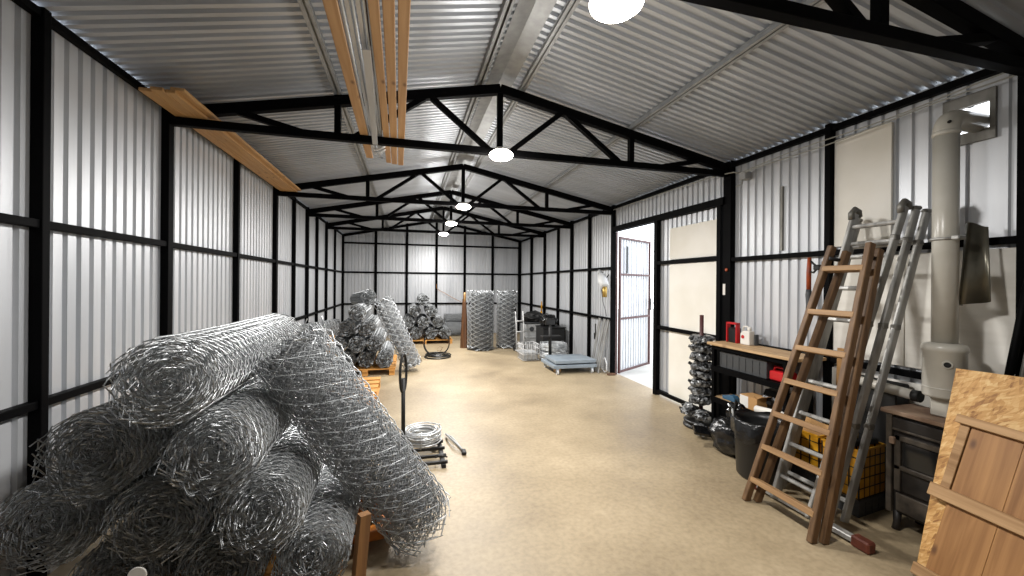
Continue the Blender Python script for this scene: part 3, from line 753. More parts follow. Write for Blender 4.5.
# square tin duct behind the elbow, bent tin sheet
t = MB().box((WR - .02, 1.40, 2.432), (WR - .004, 1.62, 2.50)).box((WR - .02, 1.40, 2.22), (WR - .004, 1.62, 2.283)).box((WR - .02, 1.557, 2.28), (WR - .004, 1.62, 2.435)).box((WR - .02, 1.40, 2.28), (WR - .004, 1.423, 2.435)).build('flue_plate', M['alu_dull']); tag(t, 'square dull metal plate framing the hole where the flue elbow leaves', 'plate')
mb = MB(); n = 10; v = []
for i in range(n):
    u = i / (n - 1); off = .05 * math.sin(PI * u) + .03 * math.sin(7 * u)
    v += [(2.985 - off * .3, 1.466 - .09 * u, 1.745 - .012 * u + .012 * math.sin(5 * u)), (2.95 - off, 1.46 - .115 * u + .012 * math.sin(6 * u), 1.295 + .03 * u)]
mb.add(v, [(2 * i, 2 * i + 1, 2 * i + 3, 2 * i + 2) for i in range(n - 1)], True)
t = mb.build('tin_sheet', M['tin']); s_ = t.modifiers.new('thick', 'SOLIDIFY'); s_.thickness = .004
tag(t, 'bent dull tin sheet hanging from the wall rail right of the flue', 'sheet')
t = thing('electric_cable', 'pair of pale cables running under the right eave to a junction box', 'cable')
for dz, dy in ((0, 0), (.028, .02)):
    pts = [(XR - .05, y, 2.49 + dz + .010 * math.sin(y * 5 + dz * 60) - .03 * (y - 1.4)) for y in np.linspace(.6, 3.05, 18)]
    MB().tube(pts, .0045, 8).build('cable_run', M['cable'], t)
MB().tube([(XR - .05, 3.05, 2.46), (XR - .07, 3.1, 2.48), (XR - .07, 3.3, 2.5), (XR - .06, 4.0, 2.52), (XR - .055, 5.4, 2.53)], .006, 8).build('cable_run', M['cable'], t)
MB().box((XR - .055, 2.98, 2.39), (WR - .01, 3.05, 2.46), None, .006).build('junction_box', M['mid_grey'], t)
MB().tube([(XR - .05, 3.01, 2.39), (XR - .05, 3.015, 2.35), (XR - .05, 3.09, 2.34)], .006, 6).build('drop_loop', M['cable'], t)
t = MB().box((XR + .0, 2.70, 1.70), (WR - .005, 2.718, 2.25)).build('conduit_strip', M['alu_dull']); tag(t, 'short vertical metal strip on the ribbed wall right of the gate post', 'strip')
t = thing('steel_pole', 'black steel pole leaning at the right edge of the photo', 'pole')
MB().cyl((2.995, 1.425, .012), (2.995, 1.188, 1.8), .017, 16).build('tube', M['black'], t); MB().cyl((2.995, 1.426, .0), (2.995, 1.423, .03), .021, 16).build('cap', M['matte_black'], t)
t = MB().cyl((3.005, 1.385, .0), (3.005, 1.15, 1.8), .010, 12).build('steel_rod', M['alu_dull']); tag(t, 'thin grey rod leaning beside the black pole at the right edge', 'rod')

# ------------------------------------------------------------------ ladders
def ladder(label, name, secs, rails_m, rung_m, rw, rd, rung):
    """secs: list of ((bottom left, bottom right, top left, top right), rung heights)"""
    t = thing(name, label, 'ladder')
    for (bl, br, tl, tr), fr in secs:
        bl, br, tl, tr = map(Vector, (bl, br, tl, tr))
        nrm = (tl - bl).cross(br - bl).normalized()
        for p, q in ((bl, tl), (br, tr)):
            MB().beam(p, q, rw, rd, nrm, .004).build('rail', M[rails_m], t)
        for k in fr:
            p, q = bl.lerp(tl, k), br.lerp(tr, k); up = (tl - bl).normalized()
            if rung == 'flat': MB().beam(p, q, .05, .034, up, .003).build('rung', M[rung_m], t)
            else: MB().beam(p, q, .026, .026, up, .006).build('rung', M[rung_m], t)
    return t
# wooden double ladder: two tapering flights folded together
t = ladder('old brown wooden double ladder with flat rungs leaning in front of the metal ladder', 'wooden_ladder', [
    (((2.107, 2.040, .0), (2.105, 1.608, .0), (2.600, 1.924, 1.652), (2.600, 1.708, 1.652)), (.085, .215, .345, .475, .605, .745, .91)),
    (((2.165, 2.008, .0), (2.163, 1.587, .0), (2.672, 1.885, 1.618), (2.672, 1.710, 1.618)), ())],
    'ladder', 'rung', .032, .046, 'flat')
for y0, y1 in ((2.022, 1.978), (1.600, 1.758)): pass
MB().cyl((2.56, 1.712, 1.575), (2.69, 1.712, 1.555), .012, 10).build('hinge_bolt', M['matte_black'], t)
MB().cyl((2.56, 1.915, 1.575), (2.69, 1.895, 1.555), .012, 10).build('hinge_bolt', M['matte_black'], t)
# aluminium extension ladder: three sections, hooks on top, stabiliser bar at the foot
sec = []
for k, (yl, yr, top) in enumerate(((1.975, 1.705, 1.88), (2.02, 1.695, 1.865), (2.065, 1.69, 1.85))):
    x0 = 2.255 + .086 * k; x1 = x0 + .60 * top / 1.88
    sec.append((((x0, yl, .03), (x0, yr + (.04 if k == 0 else -.02 if k == 2 else 0), .03), (x1, yl, top), (x1, yr, top)), tuple(np.linspace(.08, .95, 9)) if k == 0 else (.90, .06)))
t = ladder('grey aluminium extension ladder leaning on the right wall behind the wooden one', 'aluminium_ladder', sec, 'alu', 'alu', .022, .05, 'square')
b = MB().beam((2.30, 2.13, .03), (2.315, 1.53, .03), .045, .03, (0, 0, 1), .004).build('stabiliser_bar', M['alu'], t)
MB().box((2.288, 1.455, .0), (2.345, 1.545, .06), None, .008).build('rubber_foot', M['brown_rubber'], b)
MB().box((2.272, 2.12, .0), (2.33, 2.18, .06), None, .008).build('rubber_foot', M['brown_rubber'], b)
for (bl, br, tl, tr), _ in sec[:1]:
    for p in (tl, tr):
        MB().tube([(p[0] - .03, p[1], p[2] - .04), (p[0] - .035, p[1], p[2] + .0), (p[0] - .005, p[1], p[2] + .03), (p[0] + .03, p[1], p[2] + .015), (p[0] + .035, p[1], p[2] - .02)], .018, 10).build('hook_cap', M['alu_dull'], t)
for (bl, br, tl, tr), _ in sec[1:]:
    for p in (tl, tr):
        MB().box((p[0] - .03, p[1] - .016, p[2] - .005), (p[0] + .03, p[1] + .016, p[2] + .02), None, .008).build('end_cap', M['alu_dull'], t)
for k in (.3, .62, .9):
    for (bl, br, tl, tr), _ in sec:
        p = Vector(br).lerp(Vector(tr), k); MB().box((p.x - .028, p.y - .016, p.z - .02), (p.x + .02, p.y + .016, p.z + .015), None, .005).build('guide_bracket', M['alu_dull'], t)

# ------------------------------------------------------------------ strand board and boarded panel in the corner
BLo, TLo = Vector((2.406, 1.352, 0)), Vector((2.763, 1.388, .976)); along = Vector((0.02, -1, 0.0)).normalized()
upv = (TLo - BLo).normalized(); nrm = along.cross(upv).normalized()
if nrm.x > 0: nrm = -nrm
side = upv.cross(nrm).normalized()
if side.y > 0: side = -side
# local frame: x = out of the board face, y = along the edge away from the left edge, z = up the slope
FR = Matrix((nrm, side, upv)).transposed().to_4x4()
Hb = (TLo - BLo).length
def onboard(o, off=(0, 0, 0)):
    m = FR.copy(); m.translation = BLo + nrm * off[0] + side * off[1] + upv * off[2]; o.matrix_world = m; return o
o = onboard(MB().box((-.012, 0, 0), (0, .95, Hb), None, .001).build('strand_board', M['osb']))
tag(o, 'yellow strand board leaning in the lower right corner against the stove', 'board')
t = thing('boarded_panel', 'pine panel of vertical planks with cross battens leaning on the strand board', 'panel')
PA = .09                                # the panel stands askew on the board
pm = FR.copy(); pm.translation = BLo + nrm * .004 + side * .0 + upv * .415
pm = pm @ Matrix.Rotation(-PA, 4, 'X'); t.matrix_world = pm
rw = random.Random(3); yy = .075
for i in range(5):
    w_ = (.17, .15, .16, .15, .14)[i]
    MB().box((0, yy, -.38), (.016, yy + w_ - .0012, .375), None, .0008).build('plank', M['door_plank'], t); yy += w_
for z, h_, y0 in ((.372, .042, .022), (.0, .062, .008), (-.385, .055, .04)):
    MB().box((.0165, y0, z - h_ / 2), (.042, .85, z + h_ / 2), None, .003).build('batten', M['batten'], t)
MB().box((0, .035, .02), (.02, .07, .36), None, .002).build('edge_strip', M['batten'], t)

# ------------------------------------------------------------------ stove
t = thing('stove', 'old sooty iron stove with a rusty top and framed door between crates and strand board', 'stove', (2.675, 1.625, 0))  # local: -y along the front, +x to the wall
MB().box((.02, -.62, .10), (.258, -.01, .66), None, .006).build('body', M['stove'], t)
MB().box((-.012, -.64, .665), (.262, .02, .69), None, .004).build('top_plate', M['rust'], t)
MB().box((.005, -.60, .585), (.02, -.03, .645), None, .003).build('upper_panel', M['stove'], t)
MB().box((.0, -.62, .575), (.018, -.01, .587), None, .002).build('trim_bar', M['stove_frame'], t)
dr = MB().box((.004, -.58, .24), (.02, -.05, .555), None, .003).build('door', M['stove'], t)
for a, b in (((-.012, -.58, .525), (.006, -.05, .555)), ((-.012, -.58, .36), (.006, -.05, .385)), ((-.012, -.08, .24), (.006, -.05, .555)), ((-.012, -.58, .24), (.006, -.55, .555))):
    MB().box(a, b, None, .003).build('door_frame', M['stove_frame'], dr)
MB().box((-.004, -.54, .39), (.006, -.09, .52)).build('pane', M['glass_dark'], dr)
MB().box((-.03, -.06, .50), (-.008, -.035, .54), None, .004).build('hinge', M['rust'], dr)
MB().box((.004, -.58, .12), (.02, -.05, .22), None, .003).build('ash_drawer', M['stove_frame'], t)
for x, y in ((.04, -.04), (.235, -.04), (.04, -.59), (.235, -.59)):
    MB().tube([(x, y, .11), (x - .005, y, .04), (x - .012, y, 0)], [.022, .016, .02], 10).build('leg', M['stove'], t)
for y in (-.02, -.61): MB().box((-.005, y - .014, .10), (.02, y + .014, .66), None, .003).build('corner_post', M['stove_frame'], t)

# ------------------------------------------------------------------ crates
def crate(loc, rz, w, d, h, m, label, nx=5, ny=4, nz=3, name='plastic_crate', group=None, grid=None):
    t = thing(name, label, 'crate', loc, rz, group); th = .008
    MB().box((-w / 2, -d / 2, 0), (w / 2, d / 2, .012)).build('base', M[m], t)
    def side(p, q, n):
        mb = MB(); p, q = Vector(p), Vector(q); dv = (q - p)
        for i in range(n + 1): c = p + dv * (i / n); mb.beam((c.x, c.y, 0), (c.x, c.y, h), (th * 1.6 if grid is None else .006), th, dv)
        for k in range(nz + 1): mb.beam((p.x, p.y, h * k / nz - (.008 if k == nz else -.008)), (q.x, q.y, h * k / nz - (.008 if k == nz else -.008)), th, (.022 if k in (0, nz) else .014) if grid is None else .006)
        sw = MB().beam((p.x, p.y, h * .5), (q.x, q.y, h * .5), th * .5, h * .98).build('side_wall', M[m], t)
        mb.build('lattice', M[grid or m], sw)
    a, b = w / 2, d / 2
    for p, q, n in (((-a, -b, 0), (a, -b, 0), nx), ((a, -b, 0), (a, b, 0), ny), ((a, b, 0), (-a, b, 0), nx), ((-a, b, 0), (-a, -b, 0), ny)): side(p, q, n)
    MB().box((-a - .006, -b - .006, h - .012), (a + .006, -b + .004, h)).box((-a - .006, b - .004, h - .012), (a + .006, b + .006, h)).box((-a - .006, -b, h - .012), (-a + .004, b, h)).box((a - .004, -b, h - .012), (a + .006, b, h)).build('rim', M[m], t)
    return t
crate((2.735, 1.835, 0), .12, .27, .20, .10, 'grey_plastic', 'low black crate on the floor under the yellow one beside the stove', 4, 3, 2)
crate((2.735, 1.835, .101), .12, .27, .20, .305, 'yellow', 'yellow plastic crate beside the stove, right of the ladder feet', 5, 4, 5, grid='matte_black')
crate((2.805, 2.13, .0), .05, .28, .24, .14, 'grey_plastic', 'black crate on the floor under the yellow crate seen through the ladder rungs', 4, 3, 2)
crate((2.805, 2.13, .141), .05, .28, .24, .24, 'yellow', 'yellow plastic crate seen through the ladder rungs, with cardboard flaps in it', 5, 4, 4, grid='matte_black')
t = MB().box((-.005, -.09, 0), (.005, .09, .22)).build('cardboard_piece', M['card']); t.location = (2.765, 2.12, .22); t.rotation_euler = (.1, .1, .05); tag(t, 'piece of cardboard sticking up out of the yellow crate behind the rungs', 'cardboard')
t = MB().box((-.004, -.07, 0), (.004, .07, .2)).build('cardboard_piece', M['card']); t.location = (2.845, 2.12, .22); t.rotation_euler = (-.12, -.1, -.1); tag(t, 'second piece of cardboard in the yellow crate, tilted towards the wall', 'cardboard')
t = thing('machine_part', 'dark machine part with a small brass valve lying on the yellow crate beside the stove', 'machine part', (2.735, 1.84, .407))
MB().box((-.11, -.08, 0), (.11, .08, .035), None, .006).build('block', M['matte_black'], t); MB().cyl((-.02, -.03, .03), (-.02, -.03, .075), .016, 14).build('valve', M['brass'], t); MB().tube([(-.09, -.02, .035), (-.06, -.02, .08), (.03, .02, .085), (.08, .03, .035)], .007, 8).build('handle', M['matte_black'], t)
t = MB().box((2.92, 1.72, .0), (3.04, 2.0, .78), None, .006).build('gap_shade_box', M['matte_black']); tag(t, 'black box standing in for the shaded gap behind the ladders, left of the stove', 'filler')  # black box stands in for the shade between ladders and wall
t = MB().beam((2.95, 2.06, .0), (3.0, 2.07, .95), .10, .02, (1, 0, 0)).build('tan_board', M['card']); tag(t, 'tan board standing behind the yellow crate among the ladder rungs', 'board')

# ------------------------------------------------------------------ shelving unit and what stands on it
SX0, SX1, SY0, SY1 = 2.74, 3.0, 2.30, 3.06
t = thing('shelf_unit', 'black steel shelving with a wooden top board, left of the ladders', 'shelf', (0, 0, 0))
for x in (SX0 + .015, SX1 - .015):
    for y in (SY0 + .015, SY1 - .015): MB().box((x - .015, y - .015, 0), (x + .015, y + .015, .835)).build('leg', M['black'], t)
MB().box((SX0 - .03, SY0 - .1, .838), (SX1, SY1 + .03, .862), None, .003).build('top_board', M['shelf_wood'], t)
for z, m in ((.63, 'black'), (.345, 'shelf_wood')):
    MB().box((SX0, SY0, z - .004), (SX1, SY1, z + .012), None, .002).build('shelf_board', M[m], t)
    MB().box((SX0 - .008, SY0, z - .035), (SX0 + .004, SY1, z + .014)).build('shelf_edge', M['black'], t)
MB().box((SX0 - .004, SY0, .80), (SX0 + .008, SY1, .837)).build('shelf_edge', M['black'], t)
t = thing('battery_charger', 'red and black hand tool charger standing on the shelf top beside the post', 'charger', (2.93, 2.985, .863))
MB().box((-.035, -.05, 0), (.03, .05, .14), None, .01).build('body', M['dark_plastic'], t)
MB().box((-.045, -.062, 0), (.0, -.048, .185), None, .004).build('red_guard', M['red'], t); MB().box((-.045, .048, 0), (.0, .062, .185), None, .004).build('red_guard', M['red'], t); MB().box((-.045, -.062, .17), (.0, .062, .188), None, .004).build('red_guard', M['red'], t)
t = thing('canister', 'white plastic canister with a red dot on the shelf top', 'canister', (2.93, 2.845, .863))
MB().prism([(-.05, 0), (.05, 0), (.05, .10), (.02, .125), (-.05, .125)], -.03, .03, Matrix(((0, 0, 1, 0), (1, 0, 0, 0), (0, 1, 0, 0), (0, 0, 0, 1)))).build('body', M['paper'], t, .006)
MB().cyl((0, -.025, .125), (0, -.025, .16), .014, 14).build('cap', M['paper'], t); MB().tube([(0, .045, .115), (0, .04, .16), (0, .0, .165), (0, -.012, .125)], .008, 8).build('handle', M['paper'], t)
MB().cyl((-.031, .02, .07), (-.034, .02, .07), .016, 16).build('red_dot', M['red'], t)
t = MB().box((2.945, 2.775, .863), (2.985, 2.79, .96), None, .003).build('metal_plate', M['grey_plastic']); tag(t, 'thin dark plate standing beside the white canister', 'plate')
crate((2.865, 2.74, .648), 0, .19, .48, .135, 'grey_plastic', 'long dark grey crate on the middle shelf, holding white parts', 3, 7, 2)
t = MB().prism([(-.09, 0), (.09, 0), (.08, .02), (.045, .03), (.03, .06), (-.01, .062), (-.03, .03), (-.085, .025)], -.02, .02, Matrix(((0, 0, 1, 0), (1, 0, 0, 0), (0, 1, 0, 0), (0, 0, 0, 1)))).build('white_fitting', M['paper']); t.location = (2.84, 2.77, .735); tag(t, 'white plastic fitting lying on top of the grey shelf crate', 'fitting')
t = MB().box((-.05, -.09, 0), (.05, .09, .10), None, .01).build('parts_block', M['mid_grey']); t.location = (2.865, 2.77, .662); t.rotation_euler = (0, 0, .1); tag(t, 'grey box of parts inside the shelf crate', 'box')
t = thing('tool_case', 'bright red tool case on the middle shelf right of the grey crate', 'case', (2.85, 2.425, .643))
MB().box((-.07, -.066, 0), (.07, .066, .075), None, .01).build('body', M['red'], t); MB().tube([(-.03, -.05, .07), (-.03, -.04, .105), (-.03, .04, .105), (-.03, .05, .07)], .01, 8).build('handle', M['red'], t)
t = thing('cardboard_box', 'open cardboard box with one white side on the lower shelf', 'box', (2.82, 2.655, .358))
MB().box((-.07, -.085, 0), (.07, .085, .105)).build('carton', M['card'], t); MB().box((-.0715, .0, .004), (-.0700, .0845, .10)).build('white_side', M['paper'], t)['label'] = 'white printed side'; MB().beam((-.07, -.085, .105), (-.10, -.085, .13), .003, .003).beam((0, -.085, .106), (0, -.12, .125), .13, .003).build('flap', M['card'], t)
for y, lb in ((2.56, 'black storage bin behind the cardboard box on the lower shelf'), (2.40, 'black storage bin at the right end of the lower shelf')):
    t = thing('storage_bin', lb, 'bin', (2.92, y, .358)); MB().prism([(-.06, 0), (.06, 0), (.065, .17), (-.03, .17), (-.07, .10)], -.06, .06, Matrix(((1, 0, 0, 0), (0, 0, -1, 0), (0, 1, 0, 0), (0, 0, 0, 1)))).build('shell', M['dark_plastic'], t, .004); MB().box((-.075, -.03, .06), (-.066, .03, .085)).build('label_slot', M['grey_plastic'], t)
t = MB().prism([(-.07, 0), (.07, 0), (.07, .03), (.02, .035), (.0, .05), (-.05, .05), (-.07, .03)], -.03, .03, Matrix(((0, 0, 1, 0), (1, 0, 0, 0), (0, 1, 0, 0), (0, 0, 0, 1)))).build('hand_plane', M['blue'], None, .004); t.location = (2.80, 2.89, .358); tag(t, 'small blue hand tool on the lower shelf left of the cardboard box', 'tool')
t = MB(); t.cyl((2.735, 2.56, .386), (2.75, 2.28, .41), .028, 24); t = t.build('paper_roll', M['paper']); tag(t, 'white roll of paper sticking out of the lower shelf above the black bin', 'paper roll')
e_ = MB().cyl((2.7345, 2.5615, .386), (2.735, 2.5595, .386), .018, 20).build('hollow_end', M['grey_plastic'], t)

# ------------------------------------------------------------------ insulator stand: red topped pole with wrapped fittings on a disc foot
def blob(seed, r, sq=(1, 1, 1), n=3, amp=.25, freq=3.):
    import bmesh
    bm = bmesh.new(); bmesh.ops.create_icosphere(bm, subdivisions=n, radius=1); rg = random.Random(seed)
    from mathutils import noise
    off = Vector((rg.uniform(0, 50), rg.uniform(0, 50), rg.uniform(0, 50)))
    vs = []
    for v_ in bm.verts:
        p = v_.co; k = 1 + amp * noise.noise(p * freq + off) + amp * .6 * noise.noise(p * freq * 2.3 + off)
        vs.append((p.x * k * r * sq[0], p.y * k * r * sq[1], p.z * k * r * sq[2]))
    fs = [tuple(w.index for w in f_.verts) for f_ in bm.faces]; bm.free(); return vs, fs
PX, PYY = 2.78, 3.24
t = thing('pole_stand', 'maroon pole on a black disc foot, standing left of the shelves', 'pole stand', (PX, PYY, 0))
MB().lathe([(.158, 0), (.163, .01), (.163, .022), (.145, .03), (.145, .045), (.158, .05), (.158, .065), (.14, .075), (.05, .08), (.03, .085)], 40).build('disc_foot', M['dark_plastic'], t)
MB().cyl((0, 0, .07), (0, 0, 1.10), .019, 16).build('pole', M['maroon'], t)
rg = random.Random(5)
zz = [.265, .350, .435, .520, .605, .690, .775, .860]
for i, z in enumerate(zz):
    t = thing('wrapped_fitting', '%s wrapped dark fitting threaded on the maroon pole' % ('lowest', 'second from the bottom', 'third from the bottom', 'fourth from the bottom', 'fourth from the top', 'third from the top', 'second from the top', 'topmost')[i], 'fitting', (PX, PYY, z), rg.uniform(0, 6), 'wrapped fittings on the maroon pole')
    from mathutils import noise
    v_ = []; f_ = []; nu, nv = 30, 16; Rm = .058 + .006 * (i == 0); rm = .036
    for p in range(nu):
        A = 2 * PI * p / nu
        for q in range(nv):
            B = 2 * PI * q / nv; base = Vector((math.cos(A) * (Rm + rm * math.cos(B)), math.sin(A) * (Rm + rm * math.cos(B)), rm * math.sin(B)))
            k = 1 + .75 * noise.noise(base * 24 + Vector((i * 7.3, 1, 2))) + .3 * noise.noise(base * 60 + Vector((i * 3.1, 5, 2)))
            rr = rm * k; ra = max(.022, Rm + rr * 1.25 * math.cos(B)); v_.append((math.cos(A) * ra, math.sin(A) * ra, min(.043, max(-.043, rr * 1.1 * math.sin(B)))))
    for p in range(nu):
        for q in range(nv): f_.append((p * nv + q, ((p + 1) % nu) * nv + q, ((p + 1) % nu) * nv + (q + 1) % nv, p * nv + (q + 1) % nv))
    MB().add(v_, f_, False).build('wrap', M['silver_bag'], t)
    for a in (0, 2.2, 4.1):
        MB().beam((.05 * math.cos(a), .05 * math.sin(a), -.02), (.118 * math.cos(a), .118 * math.sin(a), .015), .034, .026, (0, 0, 1), .004).build('lug', M['dark_plastic'], t)
for i, (x, y, z, r, lb) in enumerate(((PX - .105, PYY + .06, .15, .062, 'wrapped dark fitting heaped at the left of the disc foot'), (PX - .085, PYY - .10, .15, .06, 'wrapped dark fitting lying on the near side of the disc foot'), (PX - .01, PYY + .16, .145, .055, 'small wrapped dark fitting on the far side of the disc foot'), (2.575, 3.0, .07, .06, 'crumpled grey plastic wrap tucked between the pole stand and the rubbish bag'))):
    t = thing('wrapped_fitting', lb, 'fitting', (x, y, z)); v_, f_ = blob(200 + i, r, (1, 1.1, .8), 3, .5, 2.4); MB().add(v_, f_).build('wrap', M['silver_bag'], t)
    for a in (.5, 2.6, 4.4): MB().beam((.02 * math.cos(a), .02 * math.sin(a), 0), (r * 1.25 * math.cos(a), r * 1.25 * math.sin(a), .02), .028, .022, (0, 0, 1), .004).build('lug', M['dark_plastic'], t)
# rubbish bag and black bin
t = thing('rubbish_bag', 'black rubbish bag slumped on the floor in front of the shelves', 'bag', (2.60, 2.645, 0))
v_, f_ = blob(300, .168, (.95, 1.15, .95), 4, .28, 1.9); v_ = [(x, y, max(q + .14, .002 + .01 * abs(math.sin(x * 40)))) for x, y, q in v_]
MB().add(v_, f_, True).build('sack', M['bag'], t)
v_, f_ = blob(301, .07, (.9, .9, 1.3), 3, .6, 2.6); MB().add([(x + .03, y + .01, q + .325) for x, y, q in v_], f_, False).build('knotted_neck', M['bag'], t)
MB().prism([(0, 0), (-.14, .05), (-.10, .13), (.0, .1)], -.012, .012, Matrix.Translation((-.10, .13, .1)) @ Matrix.Rotation(.5, 4, 'X')).build('loose_corner', M['bag'], t)
t = thing('waste_bin', 'tall black plastic bin with a bag liner, left of the ladder foot', 'bin', (2.47, 2.275, 0))
MB().lathe([(.135, 0), (.15, .02), (.168, .40), (.176, .405), (.176, .42), (.16, .42), (.15, .38), (.13, .06)], 40).build('drum', M['dark_plastic'], t)
v = []; f = []; n = 48
for i in range(n):
    a = 2 * PI * i / n
    for r, z in ((.158, .40), (.17, .432 + .01 * math.sin(5 * a)), (.185 + .006 * math.sin(9 * a), .415 + .008 * math.sin(7 * a)), (.183 + .006 * math.sin(11 * a), .30 + .03 * math.sin(3 * a + 1))): v.append((r * math.cos(a), r * math.sin(a), z))
for i in range(n):
    j = (i + 1) % n
    for k in range(3): f.append((4 * i + k, 4 * j + k, 4 * j + k + 1, 4 * i + k + 1))
MB().add(v, f, True).build('liner', M['bag'], t)
MB().tube([(-.16, .08, .43), (-.15, .1, .47), (-.12, .13, .46), (-.11, .14, .43)], .007, 8).build('wire_handle', M['mid_grey'], t)

# hanging grass trimmer
t = thing('power_tool', 'worn orange hand tool hanging by its strap from the wall rail above the shelves', 'power tool', (3.01, 2.39, 0))
MB().tube([(0, .0, 1.62), (0, .005, 1.5), (0, .005, 1.36)], [.013, .017, .016], 12).build('handle', M['orange_tool'], t)
MB().tube([(0, .005, 1.37), (0, .005, 1.33), (0, .0, 1.25), (0, 0, 1.2)], [.017, .022, .021, .024], 12).build('housing', M['grey_plastic'], t)
MB().tube([(0, 0, 1.205), (0, -.003, 1.16), (0, -.005, 1.12)], [.028, .024, .012], 12).build('jaw', M['brass'], t)
MB().tube([(0, 0, 1.6), (0, -.03, 1.57), (-.01, -.075, 1.54), (-.01, -.04, 1.50), (0, -.005, 1.51)], .008, 8).build('strap', M['matte_black'], t)
MB().box((-.02, -.09, 1.52), (.01, -.04, 1.56), None, .006).build('buckle', M['matte_black'], t)

# ------------------------------------------------------------------ far right: platform trolley, coils, boxes
t = thing('platform_scale', 'blue grey platform scale trolley on white castors in front of the coils', 'platform scale', (2.5, 5.93, 0))
MB().prism([(-.36, -.31), (.36, -.33), (.36, .28), (-.36, .30)], .085, .135).build('chassis', M['grey_paint'], t, .006)
MB().prism([(-.32, -.29), (.36, -.30), (.33, .22), (-.31, .24)], .155, .205).build('weighing_plate', M['grey_paint'], t, .006)
MB().box((-.28, -.24, .135), (.28, .2, .156)).build('load_frame', M['matte_black'], t)
for x in (-.30, .28):
    for y in (-.31, .24):
        w_ = MB().cyl((x - .014, y, .036), (x + .014, y, .036), .036, 20).build('castor', M['wheel_white'], t); MB().box((x - .022, y - .015, .04), (x + .022, y + .015, .09)).build('fork', M['grey_paint'], w_); MB().cyl((x - .016, y, .036), (x + .016, y, .036), .014, 12).build('hub', M['mid_grey'], w_)
MB().cyl((-.20, .29, .13), (-.20, .29, .72), .026, 16).build('column', M['matte_black'], t)
MB().box((-.36, .22, .50), (-.02, .36, .52), None, .004).build('shelf_arm', M['matte_black'], t)
MB().box((-.28, .265, .70), (-.12, .33, .80), None, .008).build('indicator', M['dark_plastic'], t)
t = MB().box((-.05, -.035, 0), (.05, .035, .07), None, .004).build('wooden_chock', M['plank']); t.location = (2.27, 5.80, 0); tag(t, 'small wooden chock under the left side of the platform scale', 'chock')
coil('big silver wire coil on the floor behind the platform scale', (2.54, 6.68, .01), .25, .05, .17, .0075, 17, M['wire'], seed=5)
coil('big silver wire coil stacked on another behind the platform scale', (2.54, 6.68, .19), .245, .05, .14, .0075, 14, M['wire'], seed=8)
t = thing('hand_trolley', 'white tubular hand trolley standing beside the upright mesh rolls', 'trolley', (2.14, 7.76, 0))
for x in (0, .16): MB().tube([(x, 0, .04), (x, .02, .5), (x - .01, .06, .82)], .013, 8).build('upright', M['wheel_white'], t)
for z in (.15, .4, .62): MB().cyl((0, .01, z), (.16, .01, z), .01, 8).build('crossbar', M['wheel_white'], t)
MB().tube([(-.01, .06, .82), (-.02, .0, .86), (-.14, -.02, .86)], .013, 8).build('grip', M['matte_black'], t)
MB().box((-.03, -.25, .02), (.19, .01, .035)).build('toe_plate', M['wheel_white'], t)
for x in (-.03, .19): MB().cyl((x - .015, .06, .065), (x + .015, .06, .065), .065, 20).build('wheel', M['matte_black'], t)
t = thing('wire_cage', 'low white wire basket on the floor between the trolley and the coils', 'basket', (2.12, 6.86, 0))
mb = MB()
for z in (.02, .12, .22, .30): mb.tube([(-.15, -.17, z), (.15, -.17, z), (.15, .17, z), (-.15, .17, z)], .007, 6, closed=True)
mb.build('hoops', M['wheel_white'], t)
mb = MB()
for x, y in [(-.15 + .075 * i, s * .17) for i in range(5) for s in (-1, 1)] + [(s * .15, -.085 + .085 * i) for i in range(3) for s in (-1, 1)]: mb.cyl((x, y, .01), (x, y, .30), .005, 6)
mb.build('uprights', M['wheel_white'], t)
MB().box((-.13, -.15, .02), (.13, .15, .16), None, .01).build('liner', M['mid_grey'], t)
t = thing('storage_box', 'grey plastic storage box with moulded ribs behind the coils', 'box', (2.60, 8.05, 0))
MB().box((-.26, -.2, 0), (.2, .2, .55), None, .02).build('body', M['mid_grey'], t)
for z in (.1, .25, .4): MB().box((-.272, -.21, z), (.21, -.19, z + .03), None, .004).build('rib', M['mid_grey'], t)
MB().box((-.27, -.21, .55), (.21, .21, .575), None, .006).build('lid', M['grey_plastic'], t)
MB().cyl((-.11, -.205, .44), (-.11, -.215, .44), .05, 20).build('round_port', M['grey_plastic'], t)
t = thing('black_box', 'matte black box against the right wall, right of the grey storage box', 'box', (2.74, 7.38, 0))
MB().box((-.24, -.22, 0), (.23, .22, .52), None, .012).build('body', M['matte_black'], t); MB().box((-.25, -.23, .52), (.24, .23, .545), None, .006).build('lid', M['dark_plastic'], t)
t = thing('rubbish_bag', 'black plastic bag lying on top of the far boxes by the right wall', 'bag', (2.72, 7.50, .546))
v_, f_ = blob(310, .15, (1.3, 1.5, .9), 4, .3, 2.0); MB().add([(x * .9, y, max(q + .10, .003)) for x, y, q in v_], f_, True).build('sack', M['bag'], t)
t = thing('tarpaulin', 'black folded tarpaulin draped over the grey storage box', 'tarpaulin', (2.60, 8.06, .577)); v_, f_ = blob(311, .16, (1.45, 1.2, .8), 4, .3, 2.2); MB().add([(x, y, max(q + .08, .003)) for x, y, q in v_], f_, True).build('folds', M['matte_black'], t)
t = thing('yellow_spanner', 'yellow handled tool hanging on the second last right wall post', 'tool', (XR - .066, 8.72, 0))
MB().tube([(0, .0, .98), (0, 0, .86), (0, .01, .74)], [.01, .02, .014], 10).build('handle', M['yellow'], t); MB().tube([(0, .01, .74), (-.01, .0, .66), (0, -.01, .56)], [.022, .03, .018], 10).build('head', M['yellow'], t)
t = thing('hanging_sprayer', 'grey and white power sprayer hanging on the right wall beside the door jamb', 'sprayer', (2.93, 5.60, 0))
MB().tube([(0, .06, 1.54), (-.02, -.03, 1.45), (-.05, -.16, 1.35)], [.05, .078, .065], 16).build('body', M['wheel_white'], t)
